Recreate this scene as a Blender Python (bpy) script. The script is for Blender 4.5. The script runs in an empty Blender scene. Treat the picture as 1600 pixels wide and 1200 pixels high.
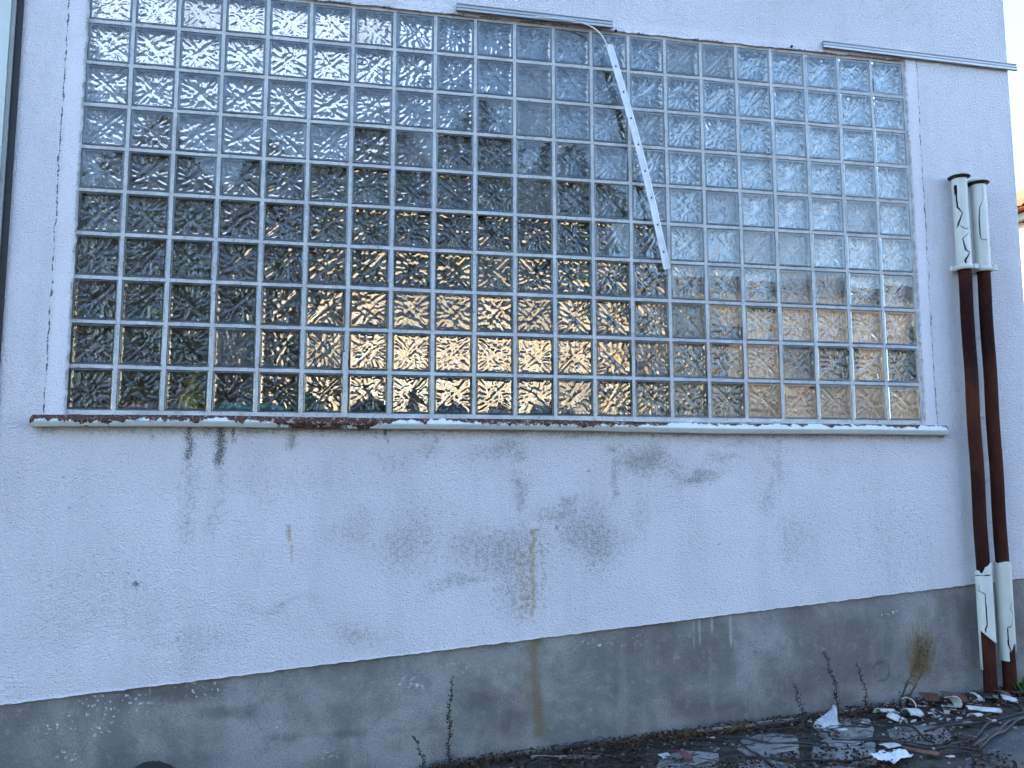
import bpy, bmesh, math, random
import numpy as np
from mathutils import Vector, Matrix

random.seed(7)
rng = np.random.default_rng(7)
sc = bpy.context.scene
col = sc.collection
ZO = 1.6                       # height of the glass block window's lower edge above the datum

# ------------------------------------------------------------------ camera, sky, sun, exposure
cam_d = bpy.data.cameras.new('camera')
cam = bpy.data.objects.new('camera', cam_d)
col.objects.link(cam)
cam.location = (1.231, -3.8999, -0.2809 + ZO)
cam.rotation_euler = (1.68051, 0.00102, -0.19006)
cam_d.sensor_fit = 'HORIZONTAL'
cam_d.sensor_width = 36.0
cam_d.lens = 36.0 * 1300 / 1600
cam_d.clip_start = 0.05
cam_d.clip_end = 3000
sc.camera = cam

SUN_EL = math.radians(27)
SUN_AZ = math.radians(-52)     # clockwise from +Y
sun_vec = Vector((math.sin(SUN_AZ) * math.cos(SUN_EL), math.cos(SUN_AZ) * math.cos(SUN_EL), math.sin(SUN_EL)))
world = bpy.data.worlds.new('World')
sc.world = world
world.use_nodes = True
wn = world.node_tree
sky = wn.nodes.new('ShaderNodeTexSky')
sky.sky_type = 'NISHITA'
sky.sun_disc = False
sky.sun_elevation = SUN_EL
sky.sun_rotation = SUN_AZ % (2 * math.pi)
sky.air_density = 1.0
sky.dust_density = 0.3
sky.ozone_density = 2.2
bg = wn.nodes['Background']
bg.inputs['Strength'].default_value = 0.15
wn.links.new(sky.outputs['Color'], bg.inputs['Color'])

sun_d = bpy.data.lights.new('sun', 'SUN')
sun_d.energy = 3.2
sun_d.angle = math.radians(0.5)
sun_d.color = (1.0, 0.9, 0.76)
sun = bpy.data.objects.new('sun', sun_d)
sun.rotation_euler = (-sun_vec).to_track_quat('-Z', 'Y').to_euler()
sun.location = (0, 0, 30)
col.objects.link(sun)

sc.view_settings.view_transform = 'Standard'
sc.view_settings.look = 'None'
sc.view_settings.gamma = 1.0
sc.view_settings.use_curve_mapping = False
sc.view_settings.exposure = 2.58

sc.render.engine = 'CYCLES'
cy = sc.cycles
cy.max_bounces = 11
cy.diffuse_bounces = 2
cy.glossy_bounces = 6
cy.transmission_bounces = 10
cy.transparent_max_bounces = 8
cy.caustics_reflective = False
cy.caustics_refractive = True
cy.sample_clamp_indirect = 4.0
cy.use_denoising = True
cy.use_adaptive_sampling = True
cy.adaptive_threshold = 0.03
cy.adaptive_min_samples = 12

# ------------------------------------------------------------------ helpers
def tag(o, label=None, cat=None, group=None, kind=None):
    if label: o['label'] = label
    if cat: o['category'] = cat
    if group: o['group'] = group
    if kind: o['kind'] = kind
    return o

def link(name, me, parent=None, mats=()):
    o = bpy.data.objects.new(name, me)
    col.objects.link(o)
    for m in mats:
        me.materials.append(m)
    if parent is not None:
        o.parent = parent
        o.matrix_parent_inverse = parent.matrix_basis.inverted()
    return o

def empty(name, loc):
    o = bpy.data.objects.new(name, None)
    o.empty_display_size = 0.1
    o.location = loc
    col.objects.link(o)
    return o

class MB:
    """collects geometry for one mesh"""
    def __init__(s):
        s.v = []; s.f = []; s.m = []; s.s = []
    def add(s, verts, faces, mat=0, smooth=False):
        b = len(s.v)
        s.v.extend([tuple(q) for q in verts])
        for f in faces:
            s.f.append([i + b for i in f]); s.m.append(mat); s.s.append(smooth)
    def box(s, x0, x1, y0, y1, z0, z1, mat=0):
        v = [(x0,y0,z0),(x1,y0,z0),(x1,y1,z0),(x0,y1,z0),(x0,y0,z1),(x1,y0,z1),(x1,y1,z1),(x0,y1,z1)]
        s.add(v, [(0,3,2,1),(4,5,6,7),(0,1,5,4),(1,2,6,5),(2,3,7,6),(3,0,4,7)], mat)
    def tube(s, pts, rad, n=8, mat=0, smooth=True, caps=True):
        pts = [Vector(p) for p in pts]
        rads = rad if hasattr(rad, '__len__') else [rad] * len(pts)
        rings = []; up = None
        for i, p in enumerate(pts):
            t = (pts[min(i+1, len(pts)-1)] - pts[max(i-1, 0)])
            t = t.normalized() if t.length > 1e-9 else Vector((0,0,1))
            if up is None:
                a = Vector((0,0,1)) if abs(t.z) < 0.9 else Vector((1,0,0))
                up = (a - t * a.dot(t)).normalized()
            else:
                up = (up - t * up.dot(t)).normalized()
            b = t.cross(up)
            rings.append([p + (up * math.cos(k*2*math.pi/n) + b * math.sin(k*2*math.pi/n)) * rads[i] for k in range(n)])
        v = [q for r in rings for q in r]
        f = []
        for i in range(len(rings)-1):
            for k in range(n):
                f.append((i*n+k, i*n+(k+1)%n, (i+1)*n+(k+1)%n, (i+1)*n+k))
        s.add(v, f, mat, smooth)
        if caps:
            b = len(s.v) - len(v)
            s.f.append([b+k for k in range(n)][::-1]); s.m.append(mat); s.s.append(False)
            e = b + (len(rings)-1)*n
            s.f.append([e+k for k in range(n)]); s.m.append(mat); s.s.append(False)
    def lathe(s, prof, c, n=24, mat=0, smooth=True):
        v = []; f = []
        for r, z in prof:
            for k in range(n):
                a = 2*math.pi*k/n
                v.append((c[0]+r*math.cos(a), c[1]+r*math.sin(a), c[2]+z))
        for i in range(len(prof)-1):
            for k in range(n):
                f.append((i*n+k, i*n+(k+1)%n, (i+1)*n+(k+1)%n, (i+1)*n+k))
        s.add(v, f, mat, smooth)
    def mesh(s, name):
        me = bpy.data.meshes.new(name)
        me.from_pydata(s.v, [], s.f)
        me.polygons.foreach_set('material_index', s.m)
        me.polygons.foreach_set('use_smooth', s.s)
        me.update()
        return me
    def build(s, name, mats, parent=None):
        if not isinstance(mats, (list, tuple)): mats = [mats]
        return link(name, s.mesh(name), parent, mats)

def attr(me, name, data):
    a = me.attributes.new(name, 'FLOAT', 'POINT')
    a.data.foreach_set('value', np.asarray(data, dtype=np.float32))

def vnoise(x, z, seed=0):
    """smooth value noise in numpy"""
    x = np.asarray(x, float); z = np.asarray(z, float)
    xi = np.floor(x).astype(np.int64); zi = np.floor(z).astype(np.int64)
    fx = x - xi; fz = z - zi
    fx = fx*fx*(3-2*fx); fz = fz*fz*(3-2*fz)
    def h(a, b):
        n = (a*374761393 + b*668265263 + seed*1274126177) & 0x7fffffff
        n = ((n ^ (n >> 13)) * 1103515245) & 0x7fffffff
        return ((n ^ (n >> 16)) & 0xffff) / 65535.0
    return (h(xi,zi)*(1-fx)+h(xi+1,zi)*fx)*(1-fz) + (h(xi,zi+1)*(1-fx)+h(xi+1,zi+1)*fx)*fz

def fbm(x, z, seed=0, octv=4):
    a = 0.5; t = 0; s = 0
    for o in range(octv):
        s = s + a*vnoise(x*2**o, z*2**o, seed+o*17); t += a; a *= 0.5
    return s/t

# ------------------------------------------------------------------ material helper
class Mat:
    def __init__(s, name, base=(0.5,0.5,0.5), rough=0.7, spec=0.5, metal=0.0):
        s.m = bpy.data.materials.new(name); s.m.use_nodes = True
        s.t = s.m.node_tree; s.b = s.t.nodes['Principled BSDF']
        s.b.inputs['Base Color'].default_value = (*base, 1)
        s.b.inputs['Roughness'].default_value = rough
        s.b.inputs['Specular IOR Level'].default_value = spec
        s.b.inputs['Metallic'].default_value = metal
        s._co = None
    def n(s, typ, **kw):
        nd = s.t.nodes.new(typ)
        for k, v in kw.items(): setattr(nd, k, v)
        return nd
    def put(s, sock, v):
        if isinstance(v, bpy.types.NodeSocket): s.t.links.new(v, sock)
        elif v is not None:
            if sock.type == 'RGBA' and len(v) == 3: v = (*v, 1)
            sock.default_value = v
    def co(s, scale=(1,1,1)):
        if s._co is None: s._co = s.n('ShaderNodeTexCoord').outputs['Object']
        if scale == (1,1,1): return s._co
        mp = s.n('ShaderNodeMapping'); s.put(mp.inputs['Vector'], s._co); mp.inputs['Scale'].default_value = scale
        return mp.outputs['Vector']
    def noise(s, scale, detail=4, rough=0.55, vec=None, dist=0.0):
        nd = s.n('ShaderNodeTexNoise'); s.put(nd.inputs['Vector'], vec if vec is not None else s.co())
        nd.inputs['Scale'].default_value = scale; nd.inputs['Detail'].default_value = detail
        nd.inputs['Roughness'].default_value = rough; nd.inputs['Distortion'].default_value = dist
        return nd.outputs['Fac']
    def voro(s, scale, vec=None, feature='F1'):
        nd = s.n('ShaderNodeTexVoronoi'); s.put(nd.inputs['Vector'], vec if vec is not None else s.co())
        nd.inputs['Scale'].default_value = scale; nd.feature = feature
        return nd.outputs['Distance']
    def math(s, op, a, b=0.0, clamp=False):
        nd = s.n('ShaderNodeMath', operation=op); nd.use_clamp = clamp
        s.put(nd.inputs[0], a); s.put(nd.inputs[1], b)
        return nd.outputs[0]
    def step(s, v, lo, hi, a=0.0, b=1.0):
        nd = s.n('ShaderNodeMapRange'); nd.interpolation_type = 'SMOOTHSTEP'
        s.put(nd.inputs['Value'], v)
        for k, q in (('From Min',lo),('From Max',hi),('To Min',a),('To Max',b)): nd.inputs[k].default_value = q
        return nd.outputs['Result']
    def mix(s, fac, a, b):
        nd = s.n('ShaderNodeMix', data_type='RGBA')
        s.put(nd.inputs[0], fac); s.put(nd.inputs[6], a); s.put(nd.inputs[7], b)
        return nd.outputs[2]
    def at(s, name):
        return s.n('ShaderNodeAttribute', attribute_name=name).outputs['Fac']
    def sep(s):
        nd = s.n('ShaderNodeSeparateXYZ'); s.put(nd.inputs[0], s.co()); return nd.outputs
    def bump(s, h, dist=0.003, strength=1.0):
        nd = s.n('ShaderNodeBump'); s.put(nd.inputs['Height'], h)
        nd.inputs['Distance'].default_value = dist; s.put(nd.inputs['Strength'], strength)
        s.put(s.b.inputs['Normal'], nd.outputs['Normal'])
    def color(s, c): s.put(s.b.inputs['Base Color'], c)
    def rough(s, r): s.put(s.b.inputs['Roughness'], r)

# --- stucco
M = Mat('stucco', rough=0.9, spec=0.2)
big = M.noise(1.1, 5, 0.6)
fine = M.noise(148, 3, 0.6, vec=M.co((0.8, 1, 1.25)))
grain = M.voro(140, vec=M.co((0.85, 1, 1.2)), feature='SMOOTH_F1')
mid = M.noise(46, 3, 0.6)
st = M.at('stain'); oc = M.at('ochre'); smo = M.at('smooth'); blk = M.at('black')
base = M.mix(M.step(big, 0.3, 0.7), (0.745,0.71,0.735), (0.83,0.795,0.82))
pits = M.math('MULTIPLY', M.step(M.math('ADD', M.math('MULTIPLY', fine, 0.7), M.math('MULTIPLY', mid, 0.3)), 0.45, 0.30), M.math('SUBTRACT', 1.0, smo))
vst = M.noise(2.2, 5, 0.65, vec=M.co((2.6, 1, 0.45)))
base = M.mix(M.step(vst, 0.45, 0.75, 0, 0.22), base, (0.45,0.44,0.44))
base = M.mix(M.step(M.noise(5.5, 5, 0.7), 0.5, 0.8, 0, 0.18), base, (0.48,0.46,0.42))
base = M.mix(M.math('MULTIPLY', pits, 0.62), base, (0.32,0.32,0.33))
sm = M.step(M.math('ADD', st, M.math('MULTIPLY', M.math('SUBTRACT', M.math('ADD', M.math('MULTIPLY', fine, 0.6), M.math('MULTIPLY', mid, 0.4)), 0.5), 2.3)), 0.10, 0.82)
base = M.mix(M.math('MULTIPLY', M.math('MULTIPLY', sm, M.step(st, 0.0, 0.12)), 0.74), base, (0.19,0.20,0.175))
om = M.step(M.math('ADD', oc, M.math('MULTIPLY', M.math('SUBTRACT', mid, 0.5), 1.2)), 0.22, 0.95)
base = M.mix(M.math('MULTIPLY', om, 0.75), base, (0.42,0.30,0.13))
bm_ = M.step(M.math('ADD', blk, M.math('MULTIPLY', M.math('SUBTRACT', fine, 0.5), 2.4)), 0.3, 0.9)
base = M.mix(M.math('MULTIPLY', M.math('MULTIPLY', bm_, M.step(blk, 0.05, 0.3)), 0.75), base, (0.025,0.025,0.03))
X, Y, Z = M.sep()
def crackline(x0, seed, w0):
    cx = M.n('ShaderNodeCombineXYZ'); M.put(cx.inputs['Z'], Z); cx.inputs['X'].default_value = seed
    wob = M.math('MULTIPLY', M.math('SUBTRACT', M.noise(9, 4, 0.7, vec=cx.outputs[0]), 0.5), 0.035)
    d = M.math('ABSOLUTE', M.math('SUBTRACT', M.math('SUBTRACT', X, x0), wob))
    br = M.noise(22, 3, 0.8, vec=cx.outputs[0])
    w = M.math('MULTIPLY', M.step(br, 0.38, 0.72), w0)
    lim = M.math('MULTIPLY', M.math('GREATER_THAN', Z, ZO-0.01), M.math('LESS_THAN', Z, ZO+2.3 if x0 < 1 else ZO+2.03))
    return M.math('MULTIPLY', M.math('MULTIPLY', M.math('LESS_THAN', d, w), lim), 0.85)
base = M.mix(crackline(-0.076, 3.1, 0.0055), base, (0.05,0.05,0.06))
base = M.mix(crackline(4.276, 9.7, 0.0045), base, (0.06,0.06,0.07))
M.color(base)
h = M.math('ADD', M.math('MULTIPLY', fine, 1.0), M.math('MULTIPLY', grain, 0.55))
h = M.math('ADD', h, M.math('MULTIPLY', mid, 0.6))
M.bump(h, 0.012, M.math('SUBTRACT', 0.9, M.math('MULTIPLY', smo, 0.6)))
MAT_STUCCO = M.m

# --- concrete plinth
M = Mat('plinth_concrete', rough=0.85, spec=0.3)
n1 = M.noise(2.1, 6, 0.6, dist=0.6); n2 = M.noise(7, 5, 0.65); n3 = M.noise(120, 3, 0.6)
nv = M.noise(3.0, 4, 0.6, vec=M.co((3.0, 1, 0.5)))
c = M.mix(M.step(n1, 0.33, 0.68), (0.155,0.148,0.138), (0.335,0.322,0.305))
c = M.mix(M.step(n2, 0.42, 0.7, 0, 0.5), c, (0.135,0.13,0.122))
c = M.mix(M.step(nv, 0.5, 0.75, 0, 0.4), c, (0.37,0.355,0.335))
c = M.mix(M.step(n3, 0.40, 0.72, 0, 0.45), c, (0.09,0.088,0.085))
c = M.mix(M.step(M.noise(26, 5, 0.7), 0.52, 0.75, 0, 0.45), c, (0.37,0.36,0.34))
lt = M.at('light'); ru = M.at('rust'); dk = M.at('dark'); dr = M.at('drip')
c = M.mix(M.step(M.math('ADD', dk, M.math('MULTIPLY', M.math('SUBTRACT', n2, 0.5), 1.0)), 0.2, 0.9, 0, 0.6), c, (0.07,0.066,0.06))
c = M.mix(M.step(M.math('ADD', ru, M.math('MULTIPLY', M.math('SUBTRACT', n2, 0.5), 0.9)), 0.2, 0.9, 0, 0.75), c, (0.17,0.115,0.055))
spk = M.noise(55, 2, 0.5)
c = M.mix(M.math('MULTIPLY', M.step(spk, 0.60, 0.66), M.step(M.math('ADD', lt, M.math('MULTIPLY', M.math('SUBTRACT', n2, 0.5), 1.2)), 0.25, 0.75)), c, (0.55,0.55,0.53))
c = M.mix(M.step(M.math('ADD', dr, M.math('MULTIPLY', M.math('SUBTRACT', n2, 0.5), 0.6)), 0.3, 0.9, 0, 0.7), c, (0.40,0.40,0.39))
M.color(c)
M.bump(M.math('ADD', n3, M.math('MULTIPLY', n2, 1.5)), 0.004, 0.9)
MAT_PLINTH = M.m

# --- glass of the blocks
M = Mat('block_glass')
t = M.t; t.nodes.remove(M.b)
out = t.nodes['Material Output']
gl = M.n('ShaderNodeBsdfGlass'); gl.inputs['IOR'].default_value = 1.58; gl.inputs['Roughness'].default_value = 0.0
gl.inputs['Color'].default_value = (0.975,0.99,0.988,1)
t.links.new(gl.outputs[0], out.inputs['Surface'])
MAT_GLASS = M.m
M = Mat('block_edge_glass', rough=0.12, spec=0.8, metal=0.75)
c = M.mix(M.noise(60, 3), (0.20,0.27,0.28), (0.42,0.50,0.51)); M.color(c)
MAT_EDGE = M.m
M = Mat('block_rim', rough=0.4, spec=0.5)
M.color(M.mix(M.noise(40, 3), (0.055,0.07,0.073), (0.12,0.14,0.145))); MAT_RIM = M.m  # dark tone put in for internal reflection at the block edges
M = Mat('hazy_block_glass'); t = M.t; t.nodes.remove(M.b)
g1 = M.n('ShaderNodeBsdfGlass'); g1.inputs['IOR'].default_value = 1.54; g1.inputs['Roughness'].default_value = 0.05; g1.inputs['Color'].default_value = (0.96,0.975,0.97,1)
d1 = M.n('ShaderNodeBsdfDiffuse'); M.put(d1.inputs['Color'], (0.55,0.54,0.52)); m1 = M.n('ShaderNodeMixShader')
M.put(m1.inputs[0], M.step(M.noise(14, 5, 0.65), 0.3, 0.75, 0.01, 0.14))
t.links.new(g1.outputs[0], m1.inputs[1]); t.links.new(d1.outputs[0], m1.inputs[2]); t.links.new(m1.outputs[0], t.nodes['Material Output'].inputs['Surface'])
MAT_HAZE = M.m
# --- mortar
M = Mat('joint_mortar', rough=0.9, spec=0.2)
n1 = M.noise(9, 5, 0.65); n2 = M.noise(70, 4, 0.65)
c = M.mix(M.step(n1, 0.3, 0.7), (0.48,0.475,0.46), (0.64,0.635,0.62))
c = M.mix(M.step(n2, 0.52, 0.74, 0, 0.7), c, (0.16,0.155,0.145))
M.color(c); M.bump(n2, 0.003, 0.8)
MAT_MORTAR = M.m
# --- flaking sill paint
M = Mat('sill_paint', rough=0.55)
pe = M.at('peel'); nf = M.noise(70, 5, 0.7); ng = M.noise(18, 5, 0.7)
v = M.math('ADD', pe, M.math('ADD', M.math('MULTIPLY', M.math('SUBTRACT', nf, 0.5), 1.1), M.math('MULTIPLY', M.math('SUBTRACT', ng, 0.5), 1.7)))
msk = M.step(v, 0.49, 0.53)
rustc = M.mix(M.step(M.noise(110, 4, 0.7), 0.35, 0.68), (0.022,0.012,0.011), (0.16,0.058,0.036))
rustc = M.mix(M.step(M.noise(45, 4, 0.7), 0.56, 0.62), rustc, (0.36,0.30,0.26))
paint = M.mix(M.step(ng, 0.35, 0.75, 0, 0.5), (0.70,0.72,0.68), (0.55,0.56,0.52))
paint = M.mix(M.step(nf, 0.62, 0.8, 0, 0.5), paint, (0.28,0.28,0.25))
M.color(M.mix(msk, paint, rustc)); M.rough(M.step(msk, 0, 1, 0.5, 0.95))
M.bump(M.math('SUBTRACT', M.math('MULTIPLY', nf, 0.3), msk), 0.003, 1.0)
MAT_SILL = M.m
# --- aluminium
M = Mat('aluminium', base=(0.50,0.485,0.47), rough=0.38, metal=0.75)
n1 = M.noise(14, 5, 0.65, vec=M.co((0.4,1,3)))
M.color(M.mix(n1, (0.32,0.305,0.29), (0.50,0.485,0.465))); M.rough(M.step(n1, 0.3, 0.7, 0.3, 0.5))
MAT_ALU = M.m
M = Mat('pale_plastic_strip', rough=0.45)
n1 = M.noise(20, 5, 0.6); M.color(M.mix(M.step(n1,0.35,0.7), (0.62,0.64,0.66), (0.76,0.77,0.78)))
MAT_STRIP = M.m
M = Mat('dark_hole', base=(0.01,0.01,0.012), rough=0.9, spec=0.1); MAT_HOLE = M.m
# --- pipes
M = Mat('rusty_pipe', rough=0.85, spec=0.12)
n1 = M.noise(3.5, 5, 0.65, vec=M.co((1,1,0.55))); n2 = M.noise(40, 5, 0.7)
c = M.mix(M.step(n1, 0.35, 0.68), (0.022,0.007,0.006), (0.080,0.023,0.012))
c = M.mix(M.step(n2, 0.5, 0.8, 0, 0.7), c, (0.018,0.007,0.006))
c = M.mix(M.step(M.noise(1.7, 4, 0.6), 0.56, 0.70, 0, 0.8), c, (0.016,0.017,0.017))
c = M.mix(M.step(M.noise(75, 4, 0.7), 0.60, 0.72, 0, 0.5), c, (0.17,0.075,0.035))
M.color(c); M.bump(n2, 0.003, 1.0); MAT_RUST = M.m
M = Mat('pipe_sleeve', rough=0.5)
n1 = M.noise(5, 5, 0.6, vec=M.co((1,1,0.5))); n2 = M.noise(60, 4, 0.6)
c = M.mix(M.step(n1, 0.3, 0.7), (0.50,0.51,0.46), (0.63,0.64,0.60))
c = M.mix(M.step(n2, 0.62, 0.75, 0, 0.5), c, (0.33,0.30,0.24))
c = M.mix(M.step(M.noise(4, 4, 0.6), 0.62, 0.72, 0, 0.4), c, (0.50,0.34,0.18))
M.color(c); MAT_SLEEVE = M.m
M = Mat('plain_black', base=(0.015,0.015,0.017), rough=0.6); MAT_BLACK = M.m
# --- others
M = Mat('door_metal', rough=0.45, spec=0.4)
n1 = M.noise(2.0, 4); M.color(M.mix(n1, (0.52,0.57,0.53), (0.62,0.66,0.62))); MAT_DOOR = M.m
M = Mat('door_frame_metal', rough=0.5)
n1 = M.noise(8, 5); M.color(M.mix(n1, (0.20,0.21,0.20), (0.34,0.35,0.34))); MAT_FRAME = M.m
M = Mat('soil', rough=1.0, spec=0.03)
n1 = M.noise(11, 6, 0.7); n2 = M.noise(90, 5, 0.7)
c = M.mix(M.step(n1, 0.35, 0.68), (0.045,0.039,0.033), (0.12,0.106,0.09))
c = M.mix(M.step(n2, 0.55, 0.75, 0, 0.8), c, (0.16,0.148,0.135))
c = M.mix(M.step(M.noise(4, 4, 0.6), 0.55, 0.7, 0, 0.5), c, (0.03,0.04,0.015))
M.color(c); M.bump(M.math('ADD', n1, M.math('MULTIPLY', n2, 0.5)), 0.02, 1.0); MAT_SOIL = M.m
M = Mat('slab_concrete', rough=0.95, spec=0.1)
n1 = M.noise(6, 6, 0.65); n2 = M.noise(170, 3, 0.6); n3 = M.noise(30, 4, 0.65)
c = M.mix(M.step(n1, 0.3, 0.7), (0.17,0.165,0.155), (0.30,0.29,0.275))
c = M.mix(M.step(n2, 0.5, 0.72, 0, 0.6), c, (0.30,0.30,0.30)); c = M.mix(M.step(n3, 0.5, 0.72, 0, 0.75), c, (0.045,0.042,0.038))
M.color(c); M.bump(M.math('ADD', n2, n3), 0.004, 0.9); MAT_SLAB = M.m
M = Mat('asphalt', rough=0.95, spec=0.1)
n1 = M.noise(4, 6, 0.65); n2 = M.noise(140, 4, 0.65)
c = M.mix(M.step(n1, 0.3, 0.7), (0.075,0.073,0.07), (0.145,0.14,0.135)); c = M.mix(M.step(n2, 0.48, 0.75, 0, 0.7), c, (0.19,0.19,0.19))
M.color(c); M.bump(n2, 0.004, 0.9); MAT_ASPHALT = M.m
M = Mat('dead_leaves', rough=0.85, spec=0.2)
tn = M.at('tone'); rp = M.n('ShaderNodeValToRGB'); M.put(rp.inputs[0], tn)
el = rp.color_ramp.elements
el[0].position = 0; el[0].color = (0.012,0.010,0.009,1); el[1].position = 1; el[1].color = (0.20,0.16,0.11,1)
for q, cc in ((0.4,(0.035,0.022,0.014,1)),(0.62,(0.085,0.042,0.018,1)),(0.8,(0.17,0.072,0.02,1)),(0.9,(0.05,0.06,0.02,1))):
    e = el.new(q); e.color = cc
M.color(rp.outputs[0]); MAT_LEAF = M.m
def plain(name, a, b, scale=15, rough=0.6, metal=0.0, bump=0.0):
    M = Mat(name, rough=rough, metal=metal)
    n1 = M.noise(scale, 5, 0.65); M.color(M.mix(M.step(n1, 0.3, 0.7), a, b))
    if bump: M.bump(M.noise(scale*4, 4, 0.6), bump, 1.0)
    return M.m
MAT_SHARD = plain('sleeve_shard', (0.36,0.36,0.34), (0.58,0.585,0.57), 35)
MAT_SHARD_RUST = plain('rust_shard', (0.07,0.026,0.014), (0.17,0.075,0.04), 25, 0.85, bump=0.002)
MAT_SHARD_RED = plain('red_shard', (0.09,0.02,0.025), (0.16,0.04,0.045), 25, 0.7)
MAT_BAG = plain('thin_plastic', (0.36,0.37,0.41), (0.52,0.53,0.56), 30, 0.35, bump=0.004)
MAT_PAPER = plain('white_paper', (0.55,0.56,0.58), (0.68,0.69,0.70), 20, 0.8)
MAT_CABLE = plain('black_cable', (0.010,0.011,0.013), (0.028,0.03,0.034), 40, 0.5)
MAT_STRAW = plain('dry_straw', (0.16,0.105,0.055), (0.36,0.26,0.16), 60, 0.85)
MAT_STALK = plain('dark_stalk', (0.028,0.022,0.022), (0.065,0.048,0.042), 60, 0.85)
MAT_PALE_STALK = plain('pale_stalk', (0.16,0.15,0.13), (0.30,0.28,0.25), 60, 0.85)
MAT_GREEN = plain('weed_green', (0.035,0.075,0.012), (0.09,0.15,0.03), 40, 0.7)
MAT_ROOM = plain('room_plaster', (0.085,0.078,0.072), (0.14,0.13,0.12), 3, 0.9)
M = Mat('dimming_pane'); t = M.t  # grey see-through pane added to dim the sky behind it
ta = M.n('ShaderNodeBsdfTransparent'); da = M.n('ShaderNodeBsdfTranslucent'); ma = M.n('ShaderNodeMixShader')
M.put(ta.inputs['Color'], (0.27,0.27,0.27)); M.put(da.inputs['Color'], (0.4,0.4,0.4)); ma.inputs[0].default_value = 0.03
t.links.new(ta.outputs[0], ma.inputs[1]); t.links.new(da.outputs[0], ma.inputs[2])
t.links.new(ma.outputs[0], t.nodes['Material Output'].inputs['Surface']); t.nodes.remove(M.b)
MAT_PANE = M.m
M = Mat('added_light_panel'); t = M.t  # translucent roof panel added to light the upper left blocks
da = M.n('ShaderNodeBsdfTranslucent'); M.put(da.inputs['Color'], M.mix(M.noise(1.5, 4), (0.45,0.46,0.47), (0.6,0.6,0.6)))
t.links.new(da.outputs[0], t.nodes['Material Output'].inputs['Surface']); t.nodes.remove(M.b)
MAT_ADDED_LIGHT = M.m
MAT_ROOF = plain('flat_roof_felt', (0.06,0.06,0.06), (0.11,0.11,0.11), 3, 0.9)
MAT_CREAM = plain('cream_render', (0.52,0.395,0.28), (0.62,0.48,0.35), 4, 0.9)
MAT_TILE = plain('clay_tile', (0.26,0.09,0.035), (0.36,0.15,0.06), 8, 0.85)
MAT_TRUNK = plain('bark', (0.05,0.035,0.025), (0.09,0.065,0.045), 20, 0.9)
MAT_NEEDLE = plain('evergreen_leaf', (0.012,0.025,0.010), (0.03,0.05,0.018), 5, 0.8)
# translucent sheet added in the rear window so gold light shows through
M = Mat('gold_glow_sheet'); t = M.t
tr = M.n('ShaderNodeBsdfTranslucent'); df = M.n('ShaderNodeBsdfDiffuse'); mx = M.n('ShaderNodeMixShader')
cc = M.mix(M.step(M.noise(2.5, 5, 0.7, vec=M.co((1,1,0.6))), 0.35, 0.65), (0.33,0.19,0.085), (0.56,0.42,0.28))
M.put(tr.inputs['Color'], cc); M.put(df.inputs['Color'], cc); mx.inputs[0].default_value = 0.22
t.links.new(tr.outputs[0], mx.inputs[1]); t.links.new(df.outputs[0], mx.inputs[2])
t.links.new(mx.outputs[0], t.nodes['Material Output'].inputs['Surface']); t.nodes.remove(M.b)
MAT_GOLD_SHEET = M.m

# ------------------------------------------------------------------ setting: the ground
def g(x, y):
    return ZO - 1.41 + 0.0625*(min(max(x,-6),9)-4.43) + 0.03*min(max(y,-6),0)

gx = sorted(set([-900,-300,-100,-40,-15,-6,-3] + [round(-1+0.25*i,3) for i in range(41)] + [12,20,40,100,300,900]))
gy = sorted(set([-900,-300,-100,-40,-15,-6,-3] + [round(-2+0.1*i,3) for i in range(21)] + [0.02,6,12,25,60,200,900]))
m = MB(); vv = []
for y in gy:
    for x in gx:
        vv.append((x, y, g(x, y) + (random.uniform(-0.006,0.006) if -1 < x < 6 and -2 < y < -0.05 else 0)))
nx = len(gx)
m.add(vv, [(j*nx+i, j*nx+i+1, (j+1)*nx+i+1, (j+1)*nx+i) for j in range(len(gy)-1) for i in range(nx-1)], smooth=True)
tag(m.build('ground', MAT_SOIL), kind='structure')

# asphalt apron in front of the pavement
m = MB(); N = 40; vv = []; ff = []
edge = lambda x: -0.40 - 0.95*max(0.0, (4.15 - x))**1.0 * 0.75 - 0.03*math.sin(x*9)
xs = [3.55 + 0.03*i for i in range(60)] + [5.6, 6.5, 9, 14]
for x in xs:
    e = edge(x) if x < 4.9 else -0.42
    ys = [e, e-0.04, e-0.3, e-1.0, -6, -14]
    for k, y in enumerate(ys): vv.append((x, y, g(x, y) + (0.0 if k == 0 else 0.012)))
for i in range(len(xs)-1):
    for k in range(5): ff.append((i*6+k, i*6+k+1, (i+1)*6+k+1, (i+1)*6+k))
m.add(vv, ff, smooth=True)
tag(m.build('asphalt', MAT_ASPHALT), kind='structure')

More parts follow.
